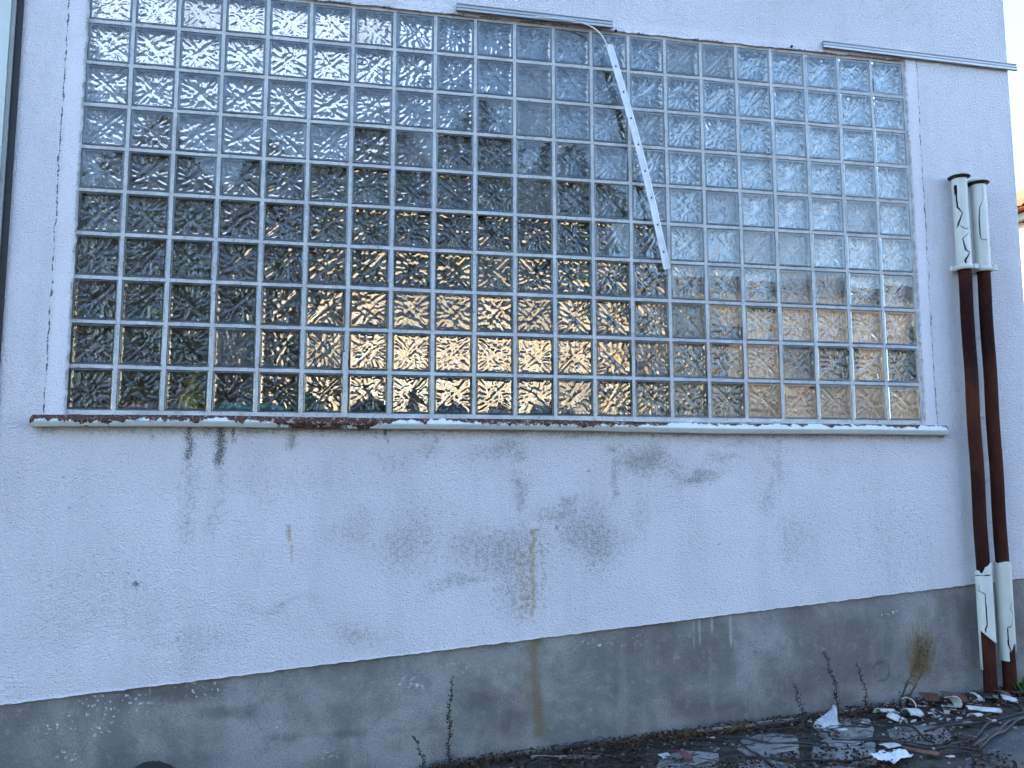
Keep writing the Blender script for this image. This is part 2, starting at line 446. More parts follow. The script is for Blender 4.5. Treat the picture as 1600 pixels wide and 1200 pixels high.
# broken pavement of small concrete slabs
pave = MB()
vv = []; ff = []; xs = [1.5+0.1*i for i in range(36)]; ys = [-1.1+0.1*i for i in range(11)]
for y in ys:
    for x in xs: vv.append((x, y, g(x,y)+0.006+random.uniform(-0.002,0.006)))
ff = [(j*36+i, j*36+i+1, (j+1)*36+i+1, (j+1)*36+i) for j in range(10) for i in range(35)]
pave.add(vv, ff, smooth=True)
pavement = tag(pave.build('pavement', MAT_SOIL), kind='structure')
ang = math.radians(-33); S = 0.31
for i in range(-14, 15):
    for j in range(-14, 15):
        cx = 3.1 + (i*S)*math.cos(ang) - (j*S)*math.sin(ang)
        cyy = -0.30 + (i*S)*math.sin(ang) + (j*S)*math.cos(ang)
        if not (1.8 < cx < 4.75 and -0.95 < cyy < -0.20): continue
        if cx > 3.65 and cyy < edge(cx) + 0.16: continue
        if random.random() < 0.12: continue
        nC = 9; pts = []
        for k in range(nC):
            a = 2*math.pi*k/nC + random.uniform(-0.15,0.15)
            c_, s_ = math.cos(a), math.sin(a)
            r = 0.5*S*0.93/max(abs(c_), abs(s_))**0.75 * random.uniform(0.86,1.0)
            px, py = r*c_, r*s_
            pts.append((cx + px*math.cos(ang)-py*math.sin(ang), cyy + px*math.sin(ang)+py*math.cos(ang)))
        tl = (random.uniform(-0.05,0.05), random.uniform(-0.05,0.05)); lift = random.uniform(0.014,0.030)
        m = MB(); n = len(pts)
        hz = lambda p: g(*p) + lift + tl[0]*(p[0]-cx) + tl[1]*(p[1]-cyy)
        top = [(cx+(p[0]-cx)*0.95, cyy+(p[1]-cyy)*0.95, hz(p)) for p in pts]
        bev = [(p[0], p[1], hz(p)-0.008) for p in pts]
        bot = [(p[0], p[1], g(*p)-0.03) for p in pts]
        m.add(top+bev+bot, [list(range(n))] + [(n+k, n+(k+1)%n, (k+1)%n, k) for k in range(n)] + [(2*n+k, 2*n+(k+1)%n, n+(k+1)%n, n+k) for k in range(n)])
        m.build('paving_slab', MAT_SLAB, pavement)

# ------------------------------------------------------------------ the white building
BX0, BX1, BD, TOP = -3.0, 4.86, 6.0, 4.3
OX0, OX1, OZ0, OZ1 = 0.006, 4.206, -0.014, 2.006        # window opening in the front wall
zp = lambda x: -1.2078 + 0.0812*x                        # upper edge of the plinth, sloping with the street
building = empty('building', (0.9, 0, g(0.9, 0)))
tag(building, 'white rough-rendered building with a large glass block window and grey plinth', 'building')

xs = list(np.arange(-3.0, -0.45, 0.25)) + list(np.arange(-0.45, OX0-0.005, 0.0135)) + [OX0]
xs += list(np.linspace(OX0, OX1, 312))[1:] + list(np.linspace(OX1, BX1, 50))[1:]
zlow = 20
zs = list(np.linspace(-0.7, OZ0, 52)) + list(np.linspace(OZ0, OZ1, 150))[1:] + list(np.linspace(OZ1, 2.7, 50))[1:] + [3.2, 3.8, TOP]
xs = np.array(xs); zs = np.array(zs)
rows = []
for k in range(36): rows.append(zp(xs) + (k/36.0)*(-0.7 - zp(xs)))
for z in zs: rows.append(np.full_like(xs, z))
GZ = np.array(rows); GX = np.tile(xs, (len(rows), 1))
JX = GX.copy(); JZ = GZ.copy()
# ragged edge of the render round the opening
on_l = np.isclose(GX, OX0) & (GZ >= OZ0-1e-6) & (GZ <= OZ1+1e-6); on_r = np.isclose(GX, OX1) & (GZ >= OZ0-1e-6) & (GZ <= OZ1+1e-6)
on_b = np.isclose(GZ, OZ0) & (GX >= OX0-1e-6) & (GX <= OX1+1e-6); on_t = np.isclose(GZ, OZ1) & (GX >= OX0-1e-6) & (GX <= OX1+1e-6)
jr = (fbm(GX*25, GZ*25, 5, 4)-0.5)
JX[on_l | on_r] += (jr*0.020)[on_l | on_r]; JZ[on_b | on_t] += (jr*0.012)[on_b | on_t]
JZ[0] += (fbm(xs*40, xs*0, 8, 3)-0.5)*0.008
nz, nx = GX.shape
F = np.ones((nz-1, nx-1), bool)
cxm = 0.5*(GX[:-1,:-1]+GX[1:,1:]); czm = 0.5*(GZ[:-1,:-1]+GZ[1:,1:])
hole = (cxm > OX0) & (cxm < OX1) & (czm > OZ0) & (czm < OZ1)
F[hole] = False
idx = np.arange(nz*nx).reshape(nz, nx)
faces = np.stack([idx[:-1,:-1][F], idx[:-1,1:][F], idx[1:,1:][F], idx[1:,:-1][F]], -1)
YY = (fbm(GX*1.3, GZ*1.3, 3, 3)-0.5)*0.008
YY[on_l | on_r | on_b | on_t] += 0.004
V = np.stack([JX, YY, JZ+ZO], -1).reshape(-1, 3)
verts = [tuple(p) for p in V]; fl = [tuple(int(i) for i in f) for f in faces]
# reveals of the opening, lower lip over the plinth, thickness
def lip(ids, dy):
    b = len(verts)
    for i in ids: verts.append((verts[i][0], verts[i][1]+dy, verts[i][2]))
    return list(range(b, b+len(ids)))
def border(ids, dy, flip=False):
    e = lip(ids, dy)
    for a in range(len(ids)-1):
        q = (ids[a], ids[a+1], e[a+1], e[a]); fl.append(q[::-1] if flip else q)
li = int(np.argmin(abs(xs-OX0))); ri = int(np.argmin(abs(xs-OX1)))
zb = 36 + int(np.argmin(abs(zs-OZ0))); zt = 36 + int(np.argmin(abs(zs-OZ1)))
border([int(idx[k, li]) for k in range(zb, zt+1)], 0.14)
border([int(idx[k, ri]) for k in range(zb, zt+1)], 0.14, True)
border([int(idx[zb, k]) for k in range(li, ri+1)], 0.35, True)
border([int(idx[zt, k]) for k in range(li, ri+1)], 0.14)
border([int(i) for i in idx[0]], 0.05)
border([int(i) for i in idx[:, -1]], 0.35, True)
me = bpy.data.meshes.new('stucco_wall'); me.from_pydata(verts, [], fl)
me.polygons.foreach_set('use_smooth', [True]*len(faces) + [False]*(len(fl)-len(faces))); me.update()
# weathering: algae blotches, run-off streaks, ochre trickles, darker band and streaks below the sill
x = np.array([p[0] for p in verts]); z = np.array([p[2] for p in verts]) - ZO
stain = np.zeros(len(x)); ochre = np.zeros(len(x)); black = np.zeros(len(x))
wx = x + (fbm(x*7, z*7, 21, 3)-0.5)*0.16; wz = z + (fbm(x*7, z*7, 33, 3)-0.5)*0.16
for bx, bz, rx, rz, s in [(2.646,-.24,.15,.10,.62),(2.70,-.22,.05,.06,.4),(2.902,-.256,.155,.045,.62),(3.057,-.192,.09,.035,.4),(1.95,-.15,.15,.06,.45),
        (2.028,-.347,.04,.07,.5),(3.35,-.24,.05,.1,.4),(2.313,-.071,.12,.02,.6),(1.92,-.629,.23,.12,.52),(2.23,-.484,.13,.06,.5),(2.356,-.576,.17,.14,.5),
        (2.25,-.42,.05,.05,.5),(1.501,-.564,.19,.16,.38),(1.241,-.531,.09,.09,.34),(3.423,-.592,.12,.17,.34),(1.74,-.757,.18,.035,.45),(.94,-.849,.17,.03,.4),
        (1.306,-.987,.12,.055,.42),(.629,-.481,.09,.07,.32),(2.5,-.14,.05,.03,.5),(3.2,-.11,.3,.025,.35),(2.02,-.2,.04,.04,.5),(.55,-1.0,.2,.05,.3),(1.4,-.2,.12,.05,.3),
        (2.0,-.8,.16,.16,.4),(3.3,-.4,.05,.12,.35),(4.0,-.65,.3,.3,.22),(.2,-.75,.3,.2,.24),(1.0,-.3,.4,.12,.22),(1.6,-.15,.06,.03,.4),(3.95,2.5,.6,.3,.25),(2.6,-.45,.06,.10,.3)]:
    d = ((wx-bx)/rx)**2 + ((wz-bz)/rz)**2
    stain = np.maximum(stain, s*np.exp(-d*0.7))
for sx, za, zb_, w, s, arr in [(.525,-.06,-.27,.018,.75,'b'),(.655,-.06,-.29,.022,.85,'b'),(.71,-.06,-.16,.008,.8,'b'),(.365,-.07,-.14,.012,.55,'b'),(.60,-.06,-.12,.03,.55,'b'),
        (1.389,-.055,-.145,.006,.95,'b'),(.96,-.06,-.19,.03,.6,'s'),(1.555,-.06,-.12,.008,.7,'s'),(1.62,-.08,-.14,.02,.5,'s'),(2.489,-.19,-.46,.022,.5,'s'),(.53,-.2,-.7,.06,.33,'s'),(.66,-.25,-.6,.05,.3,'s'),
        (.964,-.495,-.60,.014,.85,'o'),(.978,-.58,-.69,.008,.75,'o'),(2.08,-.535,-1.06,.02,.8,'o'),(2.03,-.63,-1.06,.05,.5,'o'),(2.13,-.60,-1.06,.012,.55,'o'),(1.12,-.513,-.52,.02,.7,'o'),
        (2.095,-.530,-.545,.03,.75,'s'),(3.36,-.10,-.4,.02,.4,'s'),(2.75,-.06,-.2,.02,.3,'s')]:
    d = np.abs(x + (fbm(x*3, z*14, 41, 3)-0.5)*0.03 - sx)/w
    fz = np.clip((za - z)/0.01 + 0.5, 0, 1)*np.clip((z - zb_)/(0.35*(za-zb_)), 0, 1)
    val = s*np.exp(-d**2)*fz
    if arr == 's': stain = np.maximum(stain, val)
    elif arr == 'o': ochre = np.maximum(ochre, val)
    else: black = np.maximum(black, val); stain = np.maximum(stain, 0.7*s*np.exp(-(d*0.6)**2)*fz)
for bx, bz, r in [(.331,-.742,.018),(2.198,-.529,.012),(2.359,-.256,.010),(3.023,-.617,.008),(1.55,-.42,.006),(.05,-.42,.006),(.02,-.28,.007),(3.9,-.55,.006)]:
    black = np.maximum(black, 0.95*np.exp(-((x-bx)**2+(z-bz)**2)/(r*r)))
under = np.clip(1-((-0.075-z)/0.05), 0, 1)*(z < -0.06)*(x > -.1)*(x < 4.32)  # darker band just below the sill, fading downwards
stain = np.maximum(stain, under*(0.2+0.5*fbm(x*9, z*3, 55, 3)))
edge_d = np.minimum.reduce([np.abs(x-OX0)+((z<OZ0)|(z>OZ1)), np.abs(x-OX1)+((z<OZ0)|(z>OZ1))])
stain = np.maximum(stain, 0.6*np.exp(-edge_d/0.006))
topd = np.where((x>OX0)&(x<OX1)&(z>=OZ1-0.02), np.abs(z-OZ1), 1); black = np.maximum(black, 0.8*np.exp(-topd/0.005)*(fbm(x*20, z*0, 61, 3)>0.42))
attr(me, 'stain', stain); attr(me, 'ochre', ochre); attr(me, 'black', black)
band = ((x > -0.07) & (x < 0.02)) | ((x > 4.19) & (x < 4.272)) | ((z > 2.0) & (z < 2.06) & (x > 1.4))
attr(me, 'smooth', (band & (z > -0.02) & (z < 2.1))*0.45)
link('stucco_wall', me, building, [MAT_STUCCO])

# plinth: finely gridded face set back a little below the render
xs = np.concatenate([np.arange(-3.0, -0.45, 0.25), np.linspace(-0.45, BX1-0.012, 330)]); nxr = len(xs); K = 48
pv = []; pf = []
for k in range(K+1):
    for xx in xs:
        z0 = g(xx, 0) - 0.15; z1 = zp(xx) + ZO + 0.01
        pv.append((xx, 0.016 + 0.006*(fbm(np.array([xx*4.]), np.array([k*0.2]), 12, 2)[0]-0.5), z0 + (z1-z0)*k/K))
for k in range(K):
    for i in range(nxr-1): pf.append((k*nxr+i, k*nxr+i+1, (k+1)*nxr+i+1, (k+1)*nxr+i))
b = len(pv)
for k in range(K+1): pv.append((BX1-0.012, 6.0, pv[k*nxr+nxr-1][2]))
for k in range(K): pf.append((k*nxr+nxr-1, b+k, b+k+1, (k+1)*nxr+nxr-1))
me = bpy.data.meshes.new('plinth'); me.from_pydata(pv, [], pf); me.polygons.foreach_set('use_smooth', [True]*(K*(nxr-1))+[False]*K); me.update()
x = np.array([p[0] for p in pv]); z = np.array([p[2] for p in pv])-ZO
light = np.zeros(len(x)); rust = np.zeros(len(x)); dark = np.zeros(len(x)); drip = np.zeros(len(x))
for bx, bz, rx, rz, s in [(.27,-1.266,.16,.08,.9),(.05,-1.319,.13,.05,.8),(.20,-1.35,.10,.04,.8),(.62,-1.20,.14,.05,.8),(1.51,-1.219,.15,.05,.7),(1.70,-1.16,.10,.03,.9),(2.444,-1.072,.16,.022,.95),(2.62,-1.055,.07,.016,1),(3.95,-.98,.06,.02,.9),(4.25,-.95,.05,.02,.8),(.1,-1.44,.06,.04,.8),(.95,-1.36,.08,.05,.8),(1.15,-1.5,.05,.03,.8),(2.0,-1.13,.05,.02,.8),(1.95,-1.56,.03,.02,.9)]:
    light = np.maximum(light, s*np.exp(-((x-bx)/rx)**2-((z-bz)/rz)**2))
for bx, bz, rx, rz, s in [(.50,-1.21,.25,.05,.8),(.75,-1.30,.15,.05,.7),(2.0,-1.38,.12,.1,.6),(3.5,-1.05,.12,.07,.5),(1.2,-1.42,.5,.025,.6),(1.85,-1.30,.12,.06,.55),(4.42,-1.2,.05,.4,.4),(3.9,-1.43,.3,.03,.6)]:
    dark = np.maximum(dark, s*np.exp(-((x-bx)/rx)**2-((z-bz)/rz)**2))
rust = np.maximum(0.85*np.exp(-((x-2.096+(fbm(x*2,z*9,71,3)-.5)*.06)/.035)**2)*(z>-1.48), 0.5*np.exp(-((x-2.07)/.10)**2-((z+1.2)/.25)**2))
for sx, za, zb_, w in [(2.886,-.96,-1.165,.007),(2.916,-.96,-1.15,.007),(2.982,-.96,-1.11,.011),(3.076,-.95,-1.17,.009),(.405,-1.17,-1.27,.005),(3.02,-.96,-1.0,.006),(2.25,-1.01,-1.1,.01)]:
    drip = np.maximum(drip, 0.95*np.exp(-((x+(fbm(x,z*20,81,2)-.5)*.01-sx)/w)**2)*(z<za)*np.clip((z-zb_)/.08,0,1))
ring = np.abs(np.sqrt((x-3.888)**2+(z+1.268)**2)-0.047); dark = np.maximum(dark, 0.75*np.exp(-(ring/.008)**2))
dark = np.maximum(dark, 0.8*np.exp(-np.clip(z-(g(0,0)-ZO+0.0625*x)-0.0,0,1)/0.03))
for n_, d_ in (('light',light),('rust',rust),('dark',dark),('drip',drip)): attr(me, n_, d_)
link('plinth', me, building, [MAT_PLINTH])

# the rest of the shell: side wall with tall glazing opening, rear wall, floor, roof
fl_z = ZO - 1.35
def wall_x(m, x0, x1, ya, yb, za, zb, hy0, hy1, hz0, hz1):
    m.box(x0, x1, ya, hy0, za, zb); m.box(x0, x1, hy1, yb, za, zb)
    m.box(x0, x1, hy0, hy1, za, hz0); m.box(x0, x1, hy0, hy1, hz1, zb)
m = MB(); wall_x(m, BX1-0.25, BX1-0.003, 0.352, BD, zp(BX1)+ZO, ZO+TOP, 0.62, 5.4, ZO+0.15, ZO+3.55)
m.box(BX1-0.25, BX1-0.02, 0.352, BD, fl_z, zp(BX1)+ZO-0.002)
for yy in (1.8, 3.0, 4.2): m.box(BX1-0.20, BX1-0.12, yy-0.03, yy+0.03, ZO+0.15, ZO+3.55)
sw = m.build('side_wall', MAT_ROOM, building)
m = MB(); m.box(BX1-0.165, BX1-0.159, 0.62, 5.4, ZO+0.15, ZO+3.55); m.build('dimming_pane', MAT_PANE, sw)  # pane added to dim the view through the right-hand blocks
m = MB()
RX0, RX1, RZ0, RZ1 = 0.75, 4.45, ZO+0.42, ZO+1.72
m.box(BX0, RX0, BD-0.25, BD, fl_z, ZO+TOP); m.box(RX1, BX1-0.252, BD-0.25, BD, fl_z, ZO+TOP)
m.box(RX0, RX1, BD-0.25, BD, fl_z, RZ0); m.box(RX0, RX1, BD-0.25, BD, RZ1, ZO+TOP)
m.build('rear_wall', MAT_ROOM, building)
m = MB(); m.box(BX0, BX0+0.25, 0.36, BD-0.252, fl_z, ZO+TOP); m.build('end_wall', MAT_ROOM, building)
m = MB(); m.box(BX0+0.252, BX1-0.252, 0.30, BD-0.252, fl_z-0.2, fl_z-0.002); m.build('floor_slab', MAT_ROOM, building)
m = MB(); KX0, KX1, KY0, KY1 = -2.6, 1.7, 1.4, 5.7
for a, b_, c_, d_ in ((BX0, KX0, 0.05, BD), (KX1, BX1-0.004, 0.05, BD), (KX0, KX1, 0.05, KY0), (KX0, KX1, KY1, BD)):
    m.box(a, b_, c_, d_, ZO+TOP+0.003, ZO+TOP+0.22)
rf = m.build('roof', MAT_ROOF, building)
for k in range(4):  # unseen skylight added so the upper left blocks look bright
    m = MB(); w_ = (KX1-KX0)/4; m.box(KX0+k*w_+0.05, KX0+(k+1)*w_-0.05, KY0, KY1, ZO+TOP+0.10, ZO+TOP+0.106); m.build('added_skylight', MAT_ADDED_LIGHT, rf)
    m = MB(); m.box(KX0+k*w_-0.048, KX0+k*w_+0.048, KY0, KY1, ZO+TOP+0.05, ZO+TOP+0.14); m.build('added_skylight_bar', MAT_ROOF, rf)
# inner leaf of the front wall (room side)
m = MB()
for x0, x1, z0, z1 in [(BX0+.252, OX0-.03, fl_z, ZO+TOP), (OX1+.03, BX1-.252, fl_z, ZO+TOP), (OX0-.03, OX1+.03, fl_z, ZO+OZ0-.03), (OX0-.03, OX1+.03, ZO+OZ1+.03, ZO+TOP)]:
    m.box(x0, x1, 0.05, 0.349 if z1 < ZO+0.1 else 0.139, z0, z1)
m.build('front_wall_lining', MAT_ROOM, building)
# rear window: frame bars and gold sheets added to glow behind the middle blocks
m = MB()
for k in range(6):
    xx = RX0 + (RX1-RX0)*k/5
    m.box(max(RX0, xx-0.04), min(RX1, xx+0.04), BD-0.16, BD-0.10, RZ0, RZ1)
m.box(RX0, RX1, BD-0.158, BD-0.102, RZ0, RZ0+0.06); m.box(RX0, RX1, BD-0.158, BD-0.102, RZ1-0.06, RZ1)
rw = m.build('rear_window', MAT_FRAME, building)
for k in range(5):
    xa = RX0 + (RX1-RX0)*k/5 + 0.05; xb = RX0 + (RX1-RX0)*(k+1)/5 - 0.05
    m = MB(); n = 24; vv = []
    for i in range(n+1):
        xx = xa + (xb-xa)*i/n; yy = BD-0.20 + 0.012*math.sin(i*1.7+k)
        vv += [(xx, yy, RZ0+0.02+[0,0.15,0.0,0.08,0.05][k]), (xx, yy, RZ1-0.02)]
    m.add(vv, [(2*i, 2*i+2, 2*i+3, 2*i+1) for i in range(n)], smooth=True)
    m.build('gold_sheet', MAT_GOLD_SHEET, rw)

# ------------------------------------------------------------------ glass block window: mortar grid and 210 blocks
NC, NR, P, JW = 21, 10, 0.2, 0.0155
WX0 = 0.0; FRONT = 0.013
m = MB()
for c in range(NC+1):
    xc = WX0 + c*P
    if c == 0: x0, x1 = OX0-0.012, JW/2
    elif c == NC: x0, x1 = NC*P-JW/2, OX1+0.012
    else: x0, x1 = xc-JW/2, xc+JW/2
    nseg = 40; vv = []; ff = []
    for k in range(nseg+1):
        zz = ZO - 0.016 + (2.024)*k/nseg
        w0 = random.uniform(-0.0012,0.0012); w1 = random.uniform(-0.0012,0.0012); yy = FRONT + random.uniform(0.002,0.0045)
        vv += [(x0+w0, 0.09, zz), (x0+w0, yy, zz), (x1+w1, yy, zz), (x1+w1, 0.09, zz)]
    for k in range(nseg):
        for q in range(3): ff.append((k*4+q, k*4+q+1, k*4+q+5, k*4+q+4))
    m.add(vv, ff)
for r in range(NR+1):
    zc = ZO + r*P
    z0, z1 = zc-JW/2, zc+JW/2
    if r == 0: z0 = ZO - 0.016
    if r == NR: z1 = ZO + 2.008
    for c in range(NC):
        x0, x1 = c*P+JW/2-0.001, (c+1)*P-JW/2+0.001
        vv = []; ff = []
        for k in range(5):
            xx = x0 + (x1-x0)*k/4
            a = random.uniform(-0.0012,0.0012); b = random.uniform(-0.0012,0.0012); yy = FRONT + random.uniform(0.0035,0.006)
            vv += [(xx, 0.089, z0+a), (xx, yy, z0+a), (xx, yy, z1+b), (xx, 0.089, z1+b)]
        for k in range(4):
            for q in range(3): ff.append((k*4+q, k*4+q+1, k*4+q+5, k*4+q+4)[::-1])
        m.add(vv, ff)
window = m.build('glass_block_window', MAT_MORTAR, building)
window['label'] = 'glass block window of 21 columns and 10 rows with pale mortar joints'

HB = (P - JW)/2            # half width of a block
HP = 0.0800                # half width of the patterned field
GN = 44                    # grid of the pattern
def pattern(seed):
    """pressed relief: rounded fingers running from the rim towards an off-centre middle, a few long diagonals"""
    r = np.random.default_rng(seed)
    u = np.linspace(-1, 1, GN+1); U, W = np.meshgrid(u, u)
    H = np.zeros_like(U)
    c0 = r.uniform(-0.15, 0.15, 2)
    def cap(ax, ay, bx, by, w, h):
        nonlocal H
        dx, dy = bx-ax, by-ay; L2 = dx*dx+dy*dy
        t = np.clip(((U-ax)*dx+(W-ay)*dy)/L2, 0, 1)
        d = np.hypot(U-ax-t*dx, W-ay-t*dy)/w
        H = np.maximum(H, h*np.sqrt(np.clip(1-d*d, 0, 1)))
    n = 23; a0 = r.uniform(0, 6.28)
    for k in range(n):                                   # short fingers round the rim
        a = a0 + 2*math.pi*(k + r.uniform(-0.35,0.35))/n
        ro = 1.12/max(abs(math.cos(a)), abs(math.sin(a))); ri_ = r.uniform(0.50, 0.92)
        sw = r.uniform(-0.22, 0.22)
        cap(c0[0]+ri_*math.cos(a), c0[1]+ri_*math.sin(a), c0[0]+ro*math.cos(a+sw), c0[1]+ro*math.sin(a+sw), r.uniform(0.07,0.11), r.uniform(0.6,1.0))
    d0 = math.radians(r.uniform(35, 55))
    for k in range(9):                                   # criss-cross strokes in the field, slightly bent
        dd = d0*(1 if k % 2 else -1) + r.uniform(-0.18, 0.18); L = r.uniform(0.20, 0.52); off = r.uniform(-0.55, 0.55); al = r.uniform(-0.25, 0.25)
        cx_, cz_ = al*math.cos(dd) - off*math.sin(dd)*0.9, al*math.sin(dd) + off*math.cos(dd)*0.9
        bd = r.uniform(-0.09, 0.09); w_ = r.uniform(0.06, 0.10); h_ = r.uniform(0.6, 1.0)
        mx_, mz_ = cx_ - bd*math.sin(dd), cz_ + bd*math.cos(dd)
        cap(cx_-L*math.cos(dd), cz_-L*math.sin(dd), mx_, mz_, w_, h_); cap(mx_, mz_, cx_+L*math.cos(dd), cz_+L*math.sin(dd), w_, h_)
    sg = 1 if r.random() < 0.5 else -1
    cap(-0.80, 0.80*sg, 0.12, -0.10*sg, 0.095, 1.1); cap(0.12, -0.10*sg, 0.35, -0.45*sg, 0.08, 1.0)
    for _ in range(2):
        H2 = H.copy(); H2[1:-1,1:-1] = (H[1:-1,1:-1]*2 + H[:-2,1:-1] + H[2:,1:-1] + H[1:-1,:-2] + H[1:-1,2:])/6; H = H2
    H += 0.25*(fbm(U*2+9, W*2, seed, 2)-0.5)
    ed = np.minimum(1-np.abs(U), 1-np.abs(W)); H *= np.clip(ed/0.09, 0, 1)
    return H

def block_mesh(seed):
    m = MB()
    def pane(yf, yb, sgn, seed, amp):
        # outer face: flat field, bevelled rim;  inner face: pressed relief inside a plain rim
        q = lambda h, y: [(-h,y,-h),(h,y,-h),(h,y,h),(-h,y,h)]
        hb = HB-0.009; nf = len(m.f)
        m.add(q(HB, yf+sgn*0.0045)+q(HB-0.004, yf+sgn*0.0012)+q(hb, yf), [(8,9,10,11)] + [(k,(k+1)%4,4+(k+1)%4,4+k) for k in range(4)] + [(4+k,4+(k+1)%4,8+(k+1)%4,8+k) for k in range(4)], 0)
        m.add(q(HB, yf+sgn*0.0045)+q(HB, yb), [(4+k,4+(k+1)%4,(k+1)%4,k) for k in range(4)], 0)
        m.add(q(HB, yb)+q(HP, yb), [(k,4+k,4+(k+1)%4,(k+1)%4) for k in range(4)], 0)
        H = pattern(seed); u = np.linspace(-HP, HP, GN+1)
        vv = [(float(u[i]), float(yb + sgn*amp*H[j,i]), float(u[j])) for j in range(GN+1) for i in range(GN+1)]
        n = GN+1
        m.add(vv, [(j*n+i, (j+1)*n+i, (j+1)*n+i+1, j*n+i+1) for j in range(GN) for i in range(GN)], 0, True)
        if sgn < 0:
            for i in range(nf, len(m.f)): m.f[i] = m.f[i][::-1]
    pane(0.0, 0.0075, 1, seed, 0.0041)
    # hollow side walls between the two pressed halves
    h0, h1 = HP+0.0015, HB-0.0006
    q = lambda h, y: [(-h,y,-h),(h,y,-h),(h,y,h),(-h,y,h)]
    ya, yb = 0.0079, 0.0455
    m.add(q(h1,ya)+q(h0,ya)+q(h1,yb)+q(h0,yb), [(4+k,4+(k+1)%4,12+(k+1)%4,12+k) for k in range(4)], 1)
    m.add(q(h1,ya)+q(h0,ya)+q(h1,yb)+q(h0,yb), [(k,(k+1)%4,4+(k+1)%4,4+k) for k in range(4)] + [(8+k,8+(k+1)%4,12+(k+1)%4,12+k) for k in range(4)] + [(k,(k+1)%4,8+(k+1)%4,8+k) for k in range(4)], 2)
    pane(0.0540, 0.0462, -1, seed+50, 0.0034)
    me = m.mesh('glass_block'); me.materials.append(MAT_GLASS); me.materials.append(MAT_EDGE); me.materials.append(MAT_RIM)
    return me
BM = [block_mesh(s) for s in (11, 12, 13, 14, 15, 16, 17, 18)]
for b_ in BM:
    bm = bmesh.new(); bm.from_mesh(b_); bmesh.ops.remove_doubles(bm, verts=bm.verts, dist=1e-6)
    bm.to_mesh(b_); bm.free(); b_.update()
for r in range(NR):
    for c in range(NC):
        o = bpy.data.objects.new('glass_block', random.choice(BM))
        col.objects.link(o); o.parent = window
        o.location = ((c+0.5)*P, FRONT + random.uniform(-0.001,0.001), ZO + (r+0.5)*P)
        o.rotation_euler = (math.radians(random.gauss(0,0.35)), random.randrange(4)*math.pi/2, math.radians(random.gauss(0,0.35)))
        if random.random() < 0.09:
            o.material_slots[0].link = 'OBJECT'; o.material_slots[0].material = MAT_HAZE

# ------------------------------------------------------------------ sill with flaking paint
prof = [(0.012,-0.016),(-0.030,-0.017),(-0.038,-0.022),(-0.046,-0.030),(-0.053,-0.038),(-0.058,-0.044),(-0.056,-0.050),(-0.050,-0.058),(-0.043,-0.067),(-0.036,-0.069),(0.01,-0.069)]
# finer profile
pr = []
for a, b in zip(prof[:-1], prof[1:]):
    n = max(1, int(math.hypot(b[0]-a[0], b[1]-a[1])/0.004))
    for k in range(n): pr.append((a[0]+(b[0]-a[0])*k/n, a[1]+(b[1]-a[1])*k/n))
pr.append(prof[-1])
SX0, SX1, SN = -0.112, 4.322, 900
vv = []; peel = []
sx = np.linspace(SX0, SX1, SN+1)
heavy = 0.12 + 0.95*np.exp(-((sx-1.14)/0.25)**4) + 0.40*np.exp(-((sx-.15)/.40)**2) + 0.34*np.exp(-((sx-1.95)/.24)**2) + 0.30*np.exp(-((sx-.66)/.18)**2) + 0.22*np.exp(-((sx-2.45)/.25)**2) - 0.10*np.clip((sx-2.6)/1.0,0,1)
heavy += (fbm(sx*9, sx*0, 91, 4)-0.5)*0.95 + (fbm(sx*45, sx*0, 95, 3)-0.5)*0.5
endp = np.exp(-(sx-SX0)/0.02)*0.8 + np.exp(-(SX1-sx)/0.02)*0.9
for i in range(SN+1):
    sag = 0.004*math.sin(sx[i]*1.3)+0.002*math.sin(sx[i]*3.7)
    for y, z in pr:
        dtop = np.clip((-0.020 - z)/0.026, 0, 1.6) if y < -0.02 else (-0.2 if z > -0.03 else 1.6)
        pl = float(np.clip(heavy[i]*1.15 + 0.56 - dtop*0.72 + endp[i], 0, 1))
        peel.append(pl)
        taper = 1.0 - 0.5*math.exp(-(SX1-sx[i])/0.03)
        jit = -0.0035*(pl > 0.55)*random.random()
        vv.append((float(sx[i]), y*taper - jit, ZO + z + sag + (random.uniform(-0.003,0) if pl > 0.6 and z > -0.03 else 0)))
n = len(pr)
m = MB(); m.add(vv, [(i*n+k, i*n+k+1, (i+1)*n+k+1, (i+1)*n+k) for i in range(SN) for k in range(n-1)], smooth=False)
m.f.append(list(range(n))); m.m.append(0); m.s.append(False)
m.f.append([SN*n+k for k in range(n)][::-1]); m.m.append(0); m.s.append(False)
o = m.build('window_sill', MAT_SILL, building); attr(o.data, 'peel', peel)
o['label'] = 'cream painted window sill with flaking rust-red upper edge'
# smear of plaster over the joint between the sixth and seventh block columns
m = MB(); vv = []; ff = []
for k in range(30):
    zz = ZO - 0.01 + 0.30*k/29; w = 0.007*fbm(np.array([k*0.45]), np.array([0.]), 15, 2)[0] + 0.0035
    xc = 1.2 + 0.006*(fbm(np.array([k*0.3]), np.array([5.]), 16, 2)[0]-0.5) - 0.004
    vv += [(xc-w-0.006, FRONT+0.003, zz), (xc-w*0.6, 0.002+0.004*random.random(), zz), (xc+w*0.6, 0.002+0.004*random.random(), zz), (xc+w+0.004, FRONT+0.003, zz)]
for k in range(29):
    for q in range(3): ff.append((k*4+q, k*4+q+1, k*4+q+5, k*4+q+4))
m.add(vv, ff, smooth=True); m.build('plaster_smear', MAT_MORTAR, building)
